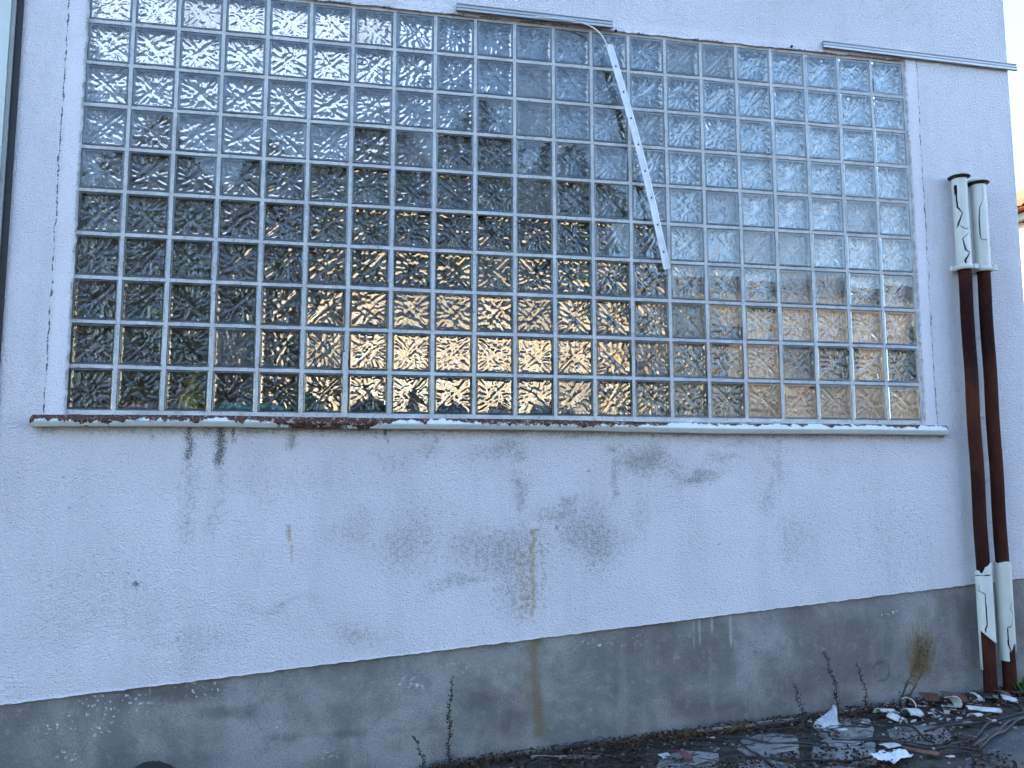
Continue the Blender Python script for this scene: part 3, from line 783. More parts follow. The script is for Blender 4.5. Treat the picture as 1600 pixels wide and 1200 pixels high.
# plugged drill holes left by the missing rail
for hx, hz in ((1.63, 2.035), (3.02, 2.058), (3.615, 2.055), (2.62, 2.05), (3.62, 2.062)):
    m = MB(); m.lathe([(0.0001,-0.0),(0.006,0),(0.007,0.006)], (0,0,0), 10)
    o = m.build('drill_hole', MAT_HOLE, building)
    o.matrix_world = Matrix.Translation((hx, -0.0045, ZO+hz)) @ Matrix.Rotation(-math.pi/2, 4, 'X')

# ------------------------------------------------------------------ rails above the window
def rail(name, x0, z0, x1, z1, label):
    prof = [(0,-.018),(-.012,-.020),(-.017,-.018),(-.017,-.013),(-.013,-.011),(-.013,-.004),(-.016,-.001),(-.016,.003),(-.011,.005),(-.009,.016),(-.013,.018),(-.013,.021),(0,.021)]
    n = len(prof); L = math.hypot(x1-x0, z1-z0); a = math.atan2(z1-z0, x1-x0)
    root = empty(name, (x0, -0.004, ZO+z0)); tag(root, label, 'rail', 'aluminium rails above the window')
    m = MB(); vv = []
    for t in np.linspace(0, L, 12):
        for y, z in prof:
            vv.append((x0 + t*math.cos(a) - z*math.sin(a), -0.005 + y, ZO + z0 + t*math.sin(a) + z*math.cos(a)))
    m.add(vv, [(i*n+k, i*n+(k+1)%n, (i+1)*n+(k+1)%n, (i+1)*n+k) for i in range(11) for k in range(n)])
    m.f.append(list(range(n))); m.m.append(0); m.s.append(False)
    m.f.append([11*n+k for k in range(n)][::-1]); m.m.append(0); m.s.append(False)
    m.build('channel', MAT_ALU, root)
    k = 0.08
    while k < L-0.03:
        s = MB(); s.lathe([(0.0035,0),(0.0035,0.002),(0.0001,0.0026)], (0,0,0), 10)
        o = s.build('screw', MAT_FRAME, root)
        o.matrix_world = Matrix.Translation((x0+k*math.cos(a), -0.0165, ZO+z0+k*math.sin(a)+0.0095)) @ Matrix.Rotation(math.pi/2, 4, 'X')
        k += 0.15
    return root
rail('metal_rail', 1.700, 2.034, 2.508, 2.027, 'short aluminium rail above the window middle, its cover strip hanging loose')
rail('metal_rail', 3.698, 2.042, 4.905, 2.024, 'long aluminium rail at top right jutting past the building corner')

# loose cover strip hanging from the middle rail by its bent inner lip
root = empty('hanging_strip', (2.6, -0.03, ZO+1.3))
tag(root, 'bent pale cover strip with screw holes dangling across the glass blocks', 'strip')
A = Vector((2.478, -0.045, ZO+1.900)); B = Vector((2.773, -0.022, ZO+0.752))
d = (B-A).normalized(); wdir = Vector((d.z, 0, -d.x)).normalized()
if wdir.x < 0: wdir = -wdir
nrm = d.cross(wdir).normalized()
if nrm.y > 0: nrm = -nrm
m = MB(); prof = [(-.019,0),(-.019,.006),(-.013,.004),(-.004,.003),(.006,.003),(.013,.0045),(.019,.001),(.0175,-.001),(.006,.001),(-.013,.001)]
n = len(prof); vv = []
for i in range(25):
    t = i/24.0
    c_ = A.lerp(B, t) + wdir*(0.012*math.sin(t*math.pi)*1.0) + nrm*(0.01*math.sin(t*math.pi))
    for a_, b_ in prof: vv.append(c_ + wdir*a_ + nrm*b_)
m.add(vv, [(i*n+k, i*n+(k+1)%n, (i+1)*n+(k+1)%n, (i+1)*n+k) for i in range(24) for k in range(n)])
m.f.append(list(range(n))); m.m.append(0); m.s.append(False); m.f.append([24*n+k for k in range(n)][::-1]); m.m.append(0); m.s.append(False)
m.build('strip', MAT_STRIP, root)
for k in range(8):
    t = 0.10 + k*0.118
    c_ = A.lerp(B, t) + wdir*(0.012*math.sin(t*math.pi)) + nrm*(0.01*math.sin(t*math.pi)+0.0033)
    s = MB(); ring = []
    for q in range(10):
        a = q*math.pi/5; ring.append(c_ + wdir*(0.0045*math.cos(a)) + d*(0.006*math.sin(a)))
    s.add(ring, [list(range(10))]); s.build('screw_hole', MAT_HOLE, root)
pts = []
for k in range(22):
    t = k/21.0
    p0, p1, p2, p3 = Vector((2.10,-.022,ZO+2.020)), Vector((2.38,-.03,ZO+2.03)), Vector((2.42,-.06,ZO+1.985)), Vector((2.470,-.048,ZO+1.885))
    pts.append(p0*(1-t)**3 + p1*3*t*(1-t)**2 + p2*3*t*t*(1-t) + p3*t**3)
m = MB(); m.tube(pts, [0.0042]*22, 6); m.build('bent_lip', MAT_STRIP, root)

# ------------------------------------------------------------------ the two stand pipes with broken sleeves
VIEW = math.atan2(-3.9+0.06, 1.23-4.45)       # side of the pipes turned to the yard
def sleeve(parent, name, cx, cyp, R, z0, z1, cracks=(), lo=None, hi=None, mat=MAT_SLEEVE, nt=120, step=0.003):
    """tubular shell with real gaps where it has cracked; cracks: polylines of (u, z, width), u = sideways offset / R"""
    nz_ = int((z1-z0)/step); vv = []; ok = []
    for j in range(nz_+1):
        z = z0 + (z1-z0)*j/nz_
        for k in range(nt):
            th = VIEW + 2*math.pi*k/nt
            vv.append((cx+R*math.cos(th), cyp+R*math.sin(th), ZO+z))
    ff = []
    for j in range(nz_):
        z = z0 + (z1-z0)*(j+.5)/nz_
        for k in range(nt):
            a = 2*math.pi*(k+.5)/nt
            if a > math.pi: a -= 2*math.pi
            u = math.sin(a) if abs(a) < math.pi/2 else None
            arc = a*R
            if lo and z < lo(a): continue
            if hi and z > hi(a): continue
            cut = False
            if u is not None:
                for pl in cracks:
                    for (ua,za,wa),(ub,zb,wb) in zip(pl[:-1], pl[1:]):
                        ax, bx = math.asin(max(-1,min(1,ua)))*R, math.asin(max(-1,min(1,ub)))*R
                        dx, dz = bx-ax, zb-za; L2 = dx*dx+dz*dz+1e-12
                        t = max(0, min(1, ((arc-ax)*dx+(z-za)*dz)/L2))
                        if math.hypot(arc-ax-t*dx, z-za-t*dz) < (wa+(wb-wa)*t)*0.38: cut = True; break
                    if cut: break
            if cut: continue
            ff.append((j*nt+k, j*nt+(k+1)%nt, (j+1)*nt+(k+1)%nt, (j+1)*nt+k))
    m = MB(); m.add(vv, ff, smooth=True)
    o = m.build(name, mat, parent)
    sd = o.modifiers.new('thickness', 'SOLIDIFY'); sd.thickness = 0.004; sd.offset = -1
    return o
def pipe(cx, cyp, label, ztop, upper, lower, lo_low, hi_low, zl0, zl1, zu0):
    base = g(cx, cyp)
    root = empty('stand_pipe', (cx, cyp, base)); tag(root, label, 'pipe', 'rusty stand pipes beside the building corner')
    m = MB(); pts = [(cx + 0.002*math.sin(k*0.9), cyp, base-0.05 + (ZO+zu0-base+0.05)*k/30) for k in range(31)]
    m.tube(pts, [0.0325]*31, 28); m.build('rusty_pipe', MAT_RUST, root)
    m = MB(); m.tube([(cx,cyp,ZO+zu0-0.1),(cx,cyp,ZO+ztop-0.03)], 0.027, 24); m.build('dark_core', MAT_BLACK, root)  # black core stands for the deep shade inside the sleeve cracks
    sleeve(root, 'upper_sleeve', cx, cyp, 0.0385, zu0, ztop-0.028, upper)
    sleeve(root, 'lower_sleeve', cx, cyp, 0.0395, zl0, zl1, lower, lo_low, hi_low)
    c = (cx, cyp, ZO+ztop-0.03)
    m = MB(); m.lathe([(0.036,-0.006),(0.041,-0.004),(0.041,0.002),(0.037,0.004)], c, 32); m.build('dark_gap_ring', MAT_BLACK, root)  # black ring stands for the dark gap beneath the cap
    m = MB(); m.lathe([(0.036,0.004),(0.053,0.007),(0.056,0.012),(0.056,0.018),(0.050,0.024),(0.036,0.030),(0.018,0.033),(0.0005,0.034)], c, 32); m.build('cap', MAT_SLEEVE, root)
    m = MB(); m.lathe([(0.038,0.0),(0.056,0.0),(0.0565,0.004),(0.054,0.006),(0.037,0.0062)], (cx,cyp,ZO+ztop-0.0255), 32); m.build('cap_rim', MAT_BLACK, root)
    m = MB(); m.lathe([(0.039,-0.014),(0.046,-0.012),(0.047,0.0),(0.046,0.012),(0.039,0.014)], (cx,cyp,ZO+zu0), 32)
    for sg in (-1, 1):
        ex = cx + sg*0.052*math.cos(VIEW+math.pi/2); ey = cyp + sg*0.052*math.sin(VIEW+math.pi/2)
        m.box(ex-0.012, ex+0.012, ey-0.010, ey+0.010, ZO+zu0-0.011, ZO+zu0+0.013)
    m.build('collar', MAT_SLEEVE, root)
    m = MB(); m.box(cx-0.012, cx+0.012, cyp+0.030, 0.004, ZO+zu0-0.010, ZO+zu0+0.010); m.build('wall_bracket', MAT_FRAME, root)
    return root
u1 = [[(-.55,1.225,.028),(-.55,1.19,.028)], [(-.50,1.185,.014),(-.42,1.11,.013)], [(-.42,1.11,.014),(.20,1.075,.006),(-.45,1.015,.015),(-.55,1.00,.008)],
      [(-.2,1.005,.0055),(.4,.985,.0055),(.75,.99,.0055)], [(.85,.965,.005),(.0,.935,.006),(.30,.87,.012),(.78,.855,.008),(.15,.815,.013),(.35,.775,.013)],
      [(.35,.775,.010),(.10,.745,.006),(-.1,.70,.006),(.25,.675,.005)]]
l1 = [[(-.95,-.795,.0055),(.9,-.79,.006)], [(-.9,-.865,.0055),(.05,-.885,.006),(.08,-1.04,.010),(-.15,-1.06,.010),(-.15,-1.075,.008)], [(-.55,-.865,.005),(-.6,-.84,.005)]]
def lo1(a): return -1.095 - 0.035*math.sin(a) if a > -0.9 else -1.24 + 0.03*math.sin(a*9)
def hi1(a): return -0.752 + 0.022*math.sin(a) - 0.022*math.exp(-((a+0.15)/0.45)**2) + 0.004*math.sin(a*7)
zu = 0.826 - ZO*0
p1 = pipe(4.447, -0.062, 'nearer of two rusty stand pipes, cream sleeves badly cracked', 1.352, u1 and [[(q[0], q[1]+0.045, q[2]) for q in pl] for pl in u1], l1, lo1, hi1, -1.27, -0.68, 0.828)
u2 = [[(.55,1.265,.005),(.55,1.20,.005),(.05,1.16,.005),(-.15,1.09,.008),(-.12,1.00,.006),(.0,.98,.005),(.6,.975,.005)]]
l2 = [[(.8,-.93,.006),(.6,-.965,.008),(.85,-.995,.006),(.55,-1.05,.006),(.15,-1.055,.007),(.10,-1.14,.010),(.35,-1.17,.010)]]
def lo2(a): return -1.155 - 0.02*math.sin(a*5) if a > 0.15 else -1.225
p2 = pipe(4.562, -0.062, 'farther of two rusty stand pipes, closest to the building corner', 1.325, u2, l2, lo2, lambda a: -0.728+0.004*math.sin(a*3), -1.26, -0.70, 0.822)

# ------------------------------------------------------------------ metal door at the left edge
root = empty('metal_door', (-0.6, -0.03, g(-0.6, 0))); tag(root, 'pale grey-green metal door with black seal at the left edge', 'door')
gz = g(-0.6, 0)
m = MB(); m.box(-1.9, -0.304, -0.026, -0.006, gz+0.03, ZO+2.9); m.build('door_leaf', MAT_DOOR, root)
m = MB(); m.box(-0.302, -0.286, -0.020, -0.007, gz+0.01, ZO+2.9); m.build('frame', MAT_FRAME, root)
m = MB(); m.box(-0.284, -0.258, -0.012, -0.005, gz+0.01, ZO+2.9); m.build('seal', MAT_BLACK, root)

# ------------------------------------------------------------------ things on the inner window ledge, seen blurred through the lowest blocks
def lump(m, c, r, seed, n=14, q=0.25, sm=True):
    rr = np.random.default_rng(seed); vv = []
    for j in range(n//2+1):
        ph = math.pi*j/(n//2)
        for k in range(n):
            a = 2*math.pi*k/n; s = 1+q*(rr.random()-.5)
            vv.append((c[0]+r[0]*s*math.sin(ph)*math.cos(a), c[1]+r[1]*s*math.sin(ph)*math.sin(a), c[2]+r[2]*(s if 0 < j < n//2 else 1)*math.cos(ph)))
    m.add(vv, [(j*n+k, j*n+(k+1)%n, (j+1)*n+(k+1)%n, (j+1)*n+k) for j in range(n//2) for k in range(n)], smooth=sm)
LED = ZO + OZ0
def colour(name, c): return plain(name, tuple(0.75*q for q in c), c, 20, 0.55)
def item(name, label, cat, x, y, parts):
    y = 0.075 + max({'lump':lambda d: d[1],'jar':lambda d: d[0]*1.05,'box':lambda d: d[1],'roll':lambda d: d[1]*1.1}[p[1]](p[2]) for p in parts)
    root = empty(name, (x, y, LED)); tag(root, label, cat, 'things on the ledge behind the lowest blocks')
    for pn, kind, dim, mat in parts:
        m = MB()
        if kind == 'lump': lump(m, (x+dim[3], y, LED+dim[2]*0.96+dim[4]), dim[:3], hash_(name+pn))
        elif kind == 'jar': m.lathe([(0.0005,dim[2])]+[(dim[0],dim[2]),(dim[0]*1.05,dim[2]+dim[1]*.6),(dim[0]*.8,dim[2]+dim[1]*.85),(dim[0]*.45,dim[2]+dim[1]),(0.0005,dim[2]+dim[1])], (x,y,LED), 20)
        elif kind == 'box':
            m.box(x-dim[0], x+dim[0], y-dim[1], y+dim[1], LED+dim[3], LED+dim[3]+dim[2])
        elif kind == 'roll': m.tube([(x-dim[0],y,LED+dim[1]),(x+dim[0],y,LED+dim[1]*1.1)], dim[1], 16)
        m.build(pn, mat, root)
def hash_(s): return sum(ord(ch)*(i+1) for i, ch in enumerate(s))
C = {k: colour('ledge_'+k, v) for k, v in dict(red=(.75,.07,.12), yellow=(.85,.62,.06), teal=(.03,.48,.52), green=(.05,.28,.12), white=(.75,.77,.77), navy=(.06,.09,.20), grey=(.18,.18,.18), brown=(.26,.17,.12), olive=(.48,.45,.10), pink=(.65,.28,.28), black=(.02,.02,.02)).items()}
item('folded_cloth', 'low folded red cloth behind the second block from the left', 'cloth', .27, .20, [('lower_fold','box',(.06,.05,.030,0),C['red']),('upper_fold','box',(.052,.045,.022,.031),C['red'])])
item('plush_toy', 'yellow plush shape behind the third block from the left', 'toy', .50, .19, [('body','lump',(.06,.05,.06,0,0),C['yellow']),('head','lump',(.04,.04,.04,.01,.10),C['yellow'])])
item('cloth_roll', 'teal rolled cloth behind the fourth and fifth blocks', 'cloth', .78, .20, [('roll','roll',(.15,.034),C['teal']),('tie','box',(.006,.038,.074,0),C['white'])])
item('ball', 'dark green ball behind the fifth and sixth blocks', 'ball', 1.02, .23, [('shell','lump',(.065,.065,.065,0,0),C['green'])])
item('jar', 'squat white jar behind the sixth block', 'jar', 1.09, .15, [('pot','jar',(.028,.07,0),C['white']),('lid','jar',(.02,.012,.071),C['grey'])])
item('sack', 'dark grey domed sack behind the seventh block', 'sack', 1.31, .21, [('bag','lump',(.08,.06,.055,0,0),C['grey']),('knot','lump',(.012,.012,.016,0,.10),C['grey'])])
item('bottle', 'brown bottle with mound beside it behind the eighth block', 'bottle', 1.52, .20, [('glass','jar',(.026,.14,0),C['brown']),('cork','jar',(.010,.02,.14),C['black'])])
item('sack', 'navy sack behind the ninth block', 'sack', 1.71, .22, [('bag','lump',(.07,.05,.045,0,0),C['navy']),('knot','lump',(.012,.012,.016,0,.085),C['navy'])])
item('packet', 'red and white packet behind the tenth block', 'packet', 1.93, .20, [('carton','box',(.045,.03,.05,0),C['white']),('flap','box',(.046,.031,.018,.051),C['red'])])
item('packet', 'pink and grey packet behind the eleventh block', 'packet', 2.15, .20, [('carton','box',(.055,.03,.06,0),C['grey']),('flap','box',(.040,.032,.018,.061),C['pink'])])
item('packet', 'small red packet behind the twelfth block', 'packet', 2.28, .18, [('carton','box',(.030,.03,.05,0),C['red']),('flap','box',(.028,.028,.012,.051),C['white'])])
item('sack', 'black lumpy sack behind the sixteenth and seventeenth blocks', 'sack', 3.35, .22, [('bag','lump',(.09,.06,.06,0,0),C['black']),('knot','lump',(.012,.012,.016,0,.115),C['black'])])
item('gourd', 'olive gourd behind the nineteenth block', 'gourd', 3.72, .20, [('fruit','lump',(.06,.05,.04,0,0),C['olive']),('stem','lump',(.01,.01,.02,.03,.07),C['brown'])])
item('sack', 'small brown sack behind the twentieth block', 'sack', 3.93, .20, [('bag','lump',(.045,.04,.04,0,0),C['brown']),('knot','lump',(.010,.010,.014,0,.075),C['brown'])])
item('sack', 'large brown paper sack behind the last block on the right', 'sack', 4.10, .19, [('bag','lump',(.05,.045,.06,0,0),C['brown']),('knot','lump',(.012,.012,.018,0,.11),C['brown'])])

# ------------------------------------------------------------------ debris on the ground
def shard(loc, R, arc, L, rot, mat, label, cat='shard', name='sleeve_shard', group='broken sleeve pieces on the pavement', ragged=0.25):
    R *= 0.88; L *= 0.85
    na, nl = 12, 5; rr = np.random.default_rng(int(abs(loc[0]*1000+loc[1]*777)))
    e0 = [rr.uniform(-ragged, ragged)*0.5 for _ in range(na+1)]; e1 = [rr.uniform(-ragged, ragged)*0.5 for _ in range(na+1)]
    s0 = [rr.uniform(-0.12, 0.12) for _ in range(nl+1)]
    vv = []
    for j in range(nl+1):
        t = j/nl
        for k in range(na+1):
            a = (k/na-0.5)*arc*(1+s0[j]); xx = L*((t-0.5)*(1+e1[k]*(t>.5)*1.0+e0[k]*(t<=.5)))
            vv.append((xx, R*math.sin(a), R*math.cos(a)-R*math.cos(arc/2)))
    n = na+1
    m = MB(); m.add(vv, [(j*n+k, j*n+k+1, (j+1)*n+k+1, (j+1)*n+k) for j in range(nl) for k in range(na)], smooth=True)
    o = m.build(name, mat); sd = o.modifiers.new('thickness', 'SOLIDIFY'); sd.thickness = 0.004
    mw = Matrix.Rotation(rot[2], 4, 'Z') @ Matrix.Rotation(rot[1], 4, 'Y') @ Matrix.Rotation(rot[0], 4, 'X')
    low = min((mw @ Vector(v)).z for v in vv)
    o.matrix_world = Matrix.Translation((loc[0], loc[1], g(loc[0], loc[1]) + 0.026 - low)) @ mw
    return tag(o, label, cat, group)
W_ = MAT_SHARD
shard((3.935,-.125), .042, 2.2, .13, (.5,.25,.9), W_, 'large curved white sleeve piece leaning beside the dry bush foot')
shard((3.775,-.165), .038, 1.9, .10, (-.3,.1,.1), W_, 'white sleeve piece lying flat left of the large curved one')
shard((3.765,-.265), .030, 2.8, .085, (.2,-.2,1.9), W_, 'short tubular white sleeve piece with dark open end, nearest the dry bush stem')
shard((3.875,-.225), .038, 2.5, .11, (.1,.15,.3), W_, 'white half-tube piece in front of the large curved one')
shard((3.955,-.26), .020, 2.0, .055, (.4,.2,1.0), W_, 'small white chip right of the white half-tube')
shard((4.12,-.195), .036, 2.3, .10, (.9,.3,1.4), W_, 'upright cream sleeve piece in front of the rust plate')
shard((4.285,-.155), .032, 2.1, .075, (.6,.3,.5), W_, 'white sleeve piece behind the long white splinter')
shard((4.225,-.275), .034, 1.1, .165, (.35,.05,-.35), W_, 'long white sleeve splinter right of the rust plate')
shard((4.13,-.335), .036, 1.7, .075, (-.2,.1,.4), W_, 'dull grey-white sleeve piece below the long splinter')
shard((3.48,-.263), .03, 1.0, .055, (0,0,.2), W_, 'thin white flake beside the plastic bag')
shard((3.555,-.52), .05, 1.0, .14, (.1,.1,.45), W_, 'white jagged plate crossed by a cable near the bottom edge')
shard((3.71,-.69), .02, 1.0, .04, (0,0,.2), W_, 'tiny white flake at the bottom edge right of the paper')
shard((4.05,-.385), .02, 1.2, .05, (0,0,.1), W_, 'small white flake beside the black cable')
shard((3.72,-.335), .02, 1.2, .03, (0,0,1.1), W_, 'tiny white flake under the dry bush')
shard((4.43,-.20), .03, 1.6, .08, (.3,.2,-.5), W_, 'grey-white sleeve piece before the foot of the farther pipe')
shard((4.50,-.27), .025, 1.8, .06, (.3,.1,.8), W_, 'small white sleeve piece at the right edge by the pipes')
shard((2.60,-.305), .03, 1.0, .07, (.5,.1,.6), W_, 'white flake leaning on the dark red shard')
shard((2.37,-.13), .02, 1.0, .03, (0,0,.6), W_, 'tiny white flake on the pavement by the wall base')
shard((2.89,-.155), .015, 1.0, .025, (0,0,.2), W_, 'tiny white flake among orange leaves')
R_ = MAT_SHARD_RUST
shard((4.195,-.125), .07, 1.5, .15, (.35,.2,.25), R_, 'largest rust-brown plate lying between the white pieces', 'shard', 'rust_shard', 'rusty flakes on the pavement', .15)
shard((4.10,-.06), .06, 1.2, .12, (.5,.1,.1), R_, 'rust-brown plate against the wall base', 'shard', 'rust_shard', 'rusty flakes on the pavement', .2)
shard((3.985,-.06), .04, 1.5, .07, (.8,.1,.8), R_, 'reddish flake behind the large white piece', 'shard', 'rust_shard', 'rusty flakes on the pavement', .2)
shard((4.33,-.22), .05, 1.5, .10, (.4,.2,1.2), R_, 'orange-brown flake right of the long white splinter', 'shard', 'rust_shard', 'rusty flakes on the pavement', .2)
shard((4.45,-.14), .04, 1.5, .09, (.4,.2,.4), R_, 'rusty flake before the nearer pipe', 'shard', 'rust_shard', 'rusty flakes on the pavement', .2)
shard((4.55,-.24), .04, 1.5, .10, (.2,.2,-.4), R_, 'rusty flake at the right edge below the green weed', 'shard', 'rust_shard', 'rusty flakes on the pavement', .2)
shard((3.62,-.62), .04, 1.2, .16, (.1,.1,-.4), R_, 'long reddish flake near the bottom edge right of the paper', 'shard', 'rust_shard', 'rusty flakes on the pavement', .2)
shard((2.655,-.36), .05, 1.9, .10, (.3,.3,.7), MAT_SHARD_RED, 'dark red curved shard cut by the bottom edge', 'shard', 'red_shard', 'rusty flakes on the pavement', .15)

# plastic bag: crumpled heap drawn up to a ragged peak
m = MB(); nr, na = 14, 40; vv = []
for j in range(nr+1):
    t = j/nr
    for k in range(na):
        a = 2*math.pi*k/na; cs, sn = math.cos(a), math.sin(a)
        fo = fbm(np.array([cs*2.4+5]), np.array([sn*2.4+t*1.5]), 31, 3)[0]; cr = fbm(np.array([cs*6+9]), np.array([sn*6+t*7]), 37, 3)[0]
        r = 0.062*(1-t)**1.15*(0.35+1.2*fo) + 0.005 + 0.020*(cr-.5)*(1-t)
        vv.append((3.455 + 0.03*t - 0.02*math.sin(t*5) + r*cs*1.1, -.20 + 0.03*t + r*sn*.75, g(3.455,-.2) + 0.016 + 0.092*t**1.1 + 0.022*(cr-.5)*(0.2+t)))
m.add(vv, [(j*na+k, j*na+(k+1)%na, (j+1)*na+(k+1)%na, (j+1)*na+k) for j in range(nr) for k in range(na)])
m.f.append([nr*na+k for k in range(na)]); m.m.append(0); m.s.append(False)
tag(m.build('plastic_bag', MAT_BAG), 'crumpled whitish plastic bag at the foot of a dark stalk', 'bag')
# paper
def paper(cx, cyy, w, h, rot, label, lift=0.03, seed=3):
    rr = np.random.default_rng(seed); n = 14; vv = []; ff = []
    for j in range(n+1):
        for i in range(n+1):
            u, v = i/n-.5, j/n-.5; q = 1 + 0.35*(fbm(np.array([u*3+seed]), np.array([v*3]), seed, 2)[0]-.5)
            px, py = u*w*q, v*h*q; x_ = cx + px*math.cos(rot) - py*math.sin(rot); y_ = cyy + px*math.sin(rot) + py*math.cos(rot)
            vv.append((x_, y_, g(x_,y_) + lift + 0.030*fbm(np.array([u*5]), np.array([v*5+seed]), seed+3, 3)[0] + 0.004*rr.random()))
    keep = lambda i, j: not ((i+j < 4) or (i > n-4 and j > n-5 and i+j > 2*n-7) or (i < 2 and j > n-6))
    for j in range(n):
        for i in range(n):
            if keep(i, j): ff.append((j*(n+1)+i, j*(n+1)+i+1, (j+1)*(n+1)+i+1, (j+1)*(n+1)+i))
    m = MB(); m.add(vv, ff)
    o = m.build('paper_scrap', MAT_PAPER); sd = o.modifiers.new('thickness','SOLIDIFY'); sd.thickness = 0.0015
    return tag(o, label, 'paper')
paper(3.46, -.635, .15, .11, .3, 'crumpled torn white paper scrap at the bottom edge')
# black rounded lump in place of an unclear dark spot at the lower left
m = MB(); lump(m, (.465, -.20, g(.465,-.20)+0.105), (.125,.13,.135), 77, 26, 0.06)
tag(m.build('black_lump', MAT_BLACK), 'black rounded lump at the lower left edge against the plinth', 'sack')

# cables
def cable(pts, r, label, lift=0.034):
    P_ = []
    for a, b in zip(pts[:-1], pts[1:]):
        for k in range(8):
            t = k/8; P_.append((a[0]+(b[0]-a[0])*t, a[1]+(b[1]-a[1])*t))
    P_.append(pts[-1])
    for _ in range(4):
        P_ = [P_[0]] + [((P_[i-1][0]+P_[i][0]*2+P_[i+1][0])/4, (P_[i-1][1]+P_[i][1]*2+P_[i+1][1])/4) for i in range(1, len(P_)-1)] + [P_[-1]]
    ph = random.random()*6
    q = [(a, b, g(a,b)+lift+0.008*math.sin(i*0.5+ph)) for i, (a, b) in enumerate(P_)]
    m = MB(); m.tube(q, r, 7)
    return tag(m.build('cable', MAT_CABLE), label, 'cable', 'black cables strewn on the pavement')
cable([(3.797,-.415),(4.05,-.40),(4.342,-.387),(4.7,-.36)], .0055, 'straight black cable running to the right edge')
cable([(3.375,-.352),(3.55,-.47),(3.72,-.60),(3.829,-.673),(3.98,-.60),(4.15,-.50),(4.298,-.435),(4.6,-.36)], .006, 'lowest black cable bending in a wide V toward the right edge')
cable([(3.84,-.655),(4.0,-.57),(4.2,-.455),(4.5,-.36)], .0055, 'black cable beside the upper arm of the V-shaped one')
cable([(3.75,-.62),(3.95,-.55),(4.12,-.43),(4.35,-.40)], .0045, 'thin black cable crossing the V-shaped one')
cable([(3.776,-.30),(3.76,-.43),(3.732,-.562)], .006, 'short black cable slanting below the white pieces')
cable([(2.928,-.189),(3.07,-.28),(3.215,-.383),(3.34,-.45)], .006, 'black cable across the middle slabs')
cable([(2.95,-.19),(2.98,-.32),(2.97,-.46),(3.0,-.60)], .005, 'black cable running down between two slabs to the bottom edge')
cable([(3.28,-.29),(3.31,-.40),(3.30,-.46)], .005, 'short black cable below the plastic bag')
cable([(2.05,-.15),(2.2,-.14),(2.36,-.20),(2.44,-.26)], .005, 'black cable near the wall at the bottom middle')
cable([(3.1,-.55),(3.35,-.60),(3.6,-.60),(3.8,-.70)], .005, 'black cable along the bottom edge under the paper')
cable([(4.36,-.10),(4.42,-.20),(4.40,-.32),(4.33,-.40)], .0065, 'black cable arching from the pipe foot')
cable([(3.55,-.23),(3.75,-.32),(4.0,-.36),(4.2,-.35)], .004, 'thin black wire under the white pieces')

# edging strips along the wall base
for xa, xb, yy, lab in ((2.86, 3.42, -.062, 'thin pale edging strip along the wall base'), (2.05, 2.34, -.105, 'short pale batten by the wall base at the bottom middle')):
    m = MB(); n = 12; vv = []
    for k in range(n+1):
        x_ = xa + (xb-xa)*k/n; y_ = yy - 0.03*(k/n)*(xa < 2.5)*3; z_ = g(x_, y_)+0.022+0.002*math.sin(k)
        vv += [(x_, y_-.007, z_), (x_, y_+.007, z_), (x_, y_+.007, z_+.012), (x_, y_-.007, z_+.012)]
    m.add(vv, [(k*4+q, k*4+(q+1)%4, (k+1)*4+(q+1)%4, (k+1)*4+q) for k in range(n) for q in range(4)] + [(0,1,2,3), (n*4+3,n*4+2,n*4+1,n*4)])
    tag(m.build('edging_strip', MAT_PALE_STALK), lab, 'strip')

# leaf litter, crumbs and twigs nobody could count
lv = []; lf = []; tone = []
def leaf(x, y, s, tn, h=0.03):
    a = random.uniform(0, 6.28); t1 = random.uniform(-.9,.9); t2 = random.uniform(-.9,.9)
    M_ = Matrix.Rotation(a,3,'Z') @ Matrix.Rotation(t1,3,'X') @ Matrix.Rotation(t2,3,'Y')
    b = len(lv); z = g(x,y) + h + s*0.4
    for p in ((-.5,0,0),(0,-.28,.12),(.5,0,0),(0,.28,.12)):
        q = M_ @ Vector(p)*s; lv.append((x+q.x, min(y+q.y, 0.0), z+q.z)); tone.append(tn)
    lf.append((b,b+1,b+2,b+3))
for _ in range(4200):
    x_ = random.uniform(1.6, 4.75); y_ = -abs(random.gauss(0, 0.075)) - 0.01
    leaf(x_, y_, random.uniform(.008,.024), min(1, max(0, random.gauss(.42,.2))), random.uniform(-.005,.03))
for _ in range(9000):
    x_ = random.uniform(1.8, 3.9); y_ = random.uniform(-.95,-.05)
    if fbm(np.array([x_*3.1]), np.array([y_*3.1]), 4, 2)[0] < 0.49 + (0.1 if y_ > -.45 else -0.08): continue
    leaf(x_, y_, random.uniform(.008,.026), min(1, max(0, random.gauss(.36,.22))), random.uniform(.012,.04))
for cx_, cy_, n_ in ((2.76,-.10,150),(2.84,-.13,110),(2.98,-.12,110),(3.06,-.10,70),(2.55,-.13,60),(3.28,-.24,90),(3.46,-.16,120),(3.6,-.14,160),(2.3,-.14,50)):
    for _ in range(n_):
        leaf(random.gauss(cx_,.04), min(-.01, random.gauss(cy_,.03)), random.uniform(.008,.02), random.uniform(.6,.88) if cx_ < 3.2 else random.uniform(.3,.8), random.uniform(.015,.045))
me = bpy.data.meshes.new('leaf_litter'); me.from_pydata(lv, [], lf); me.update(); attr(me, 'tone', tone)
tag(link('leaf_litter', me, None, [MAT_LEAF]), 'brown and orange dead leaves littering the pavement joints and wall base', 'leaf litter', kind='stuff')
m = MB()
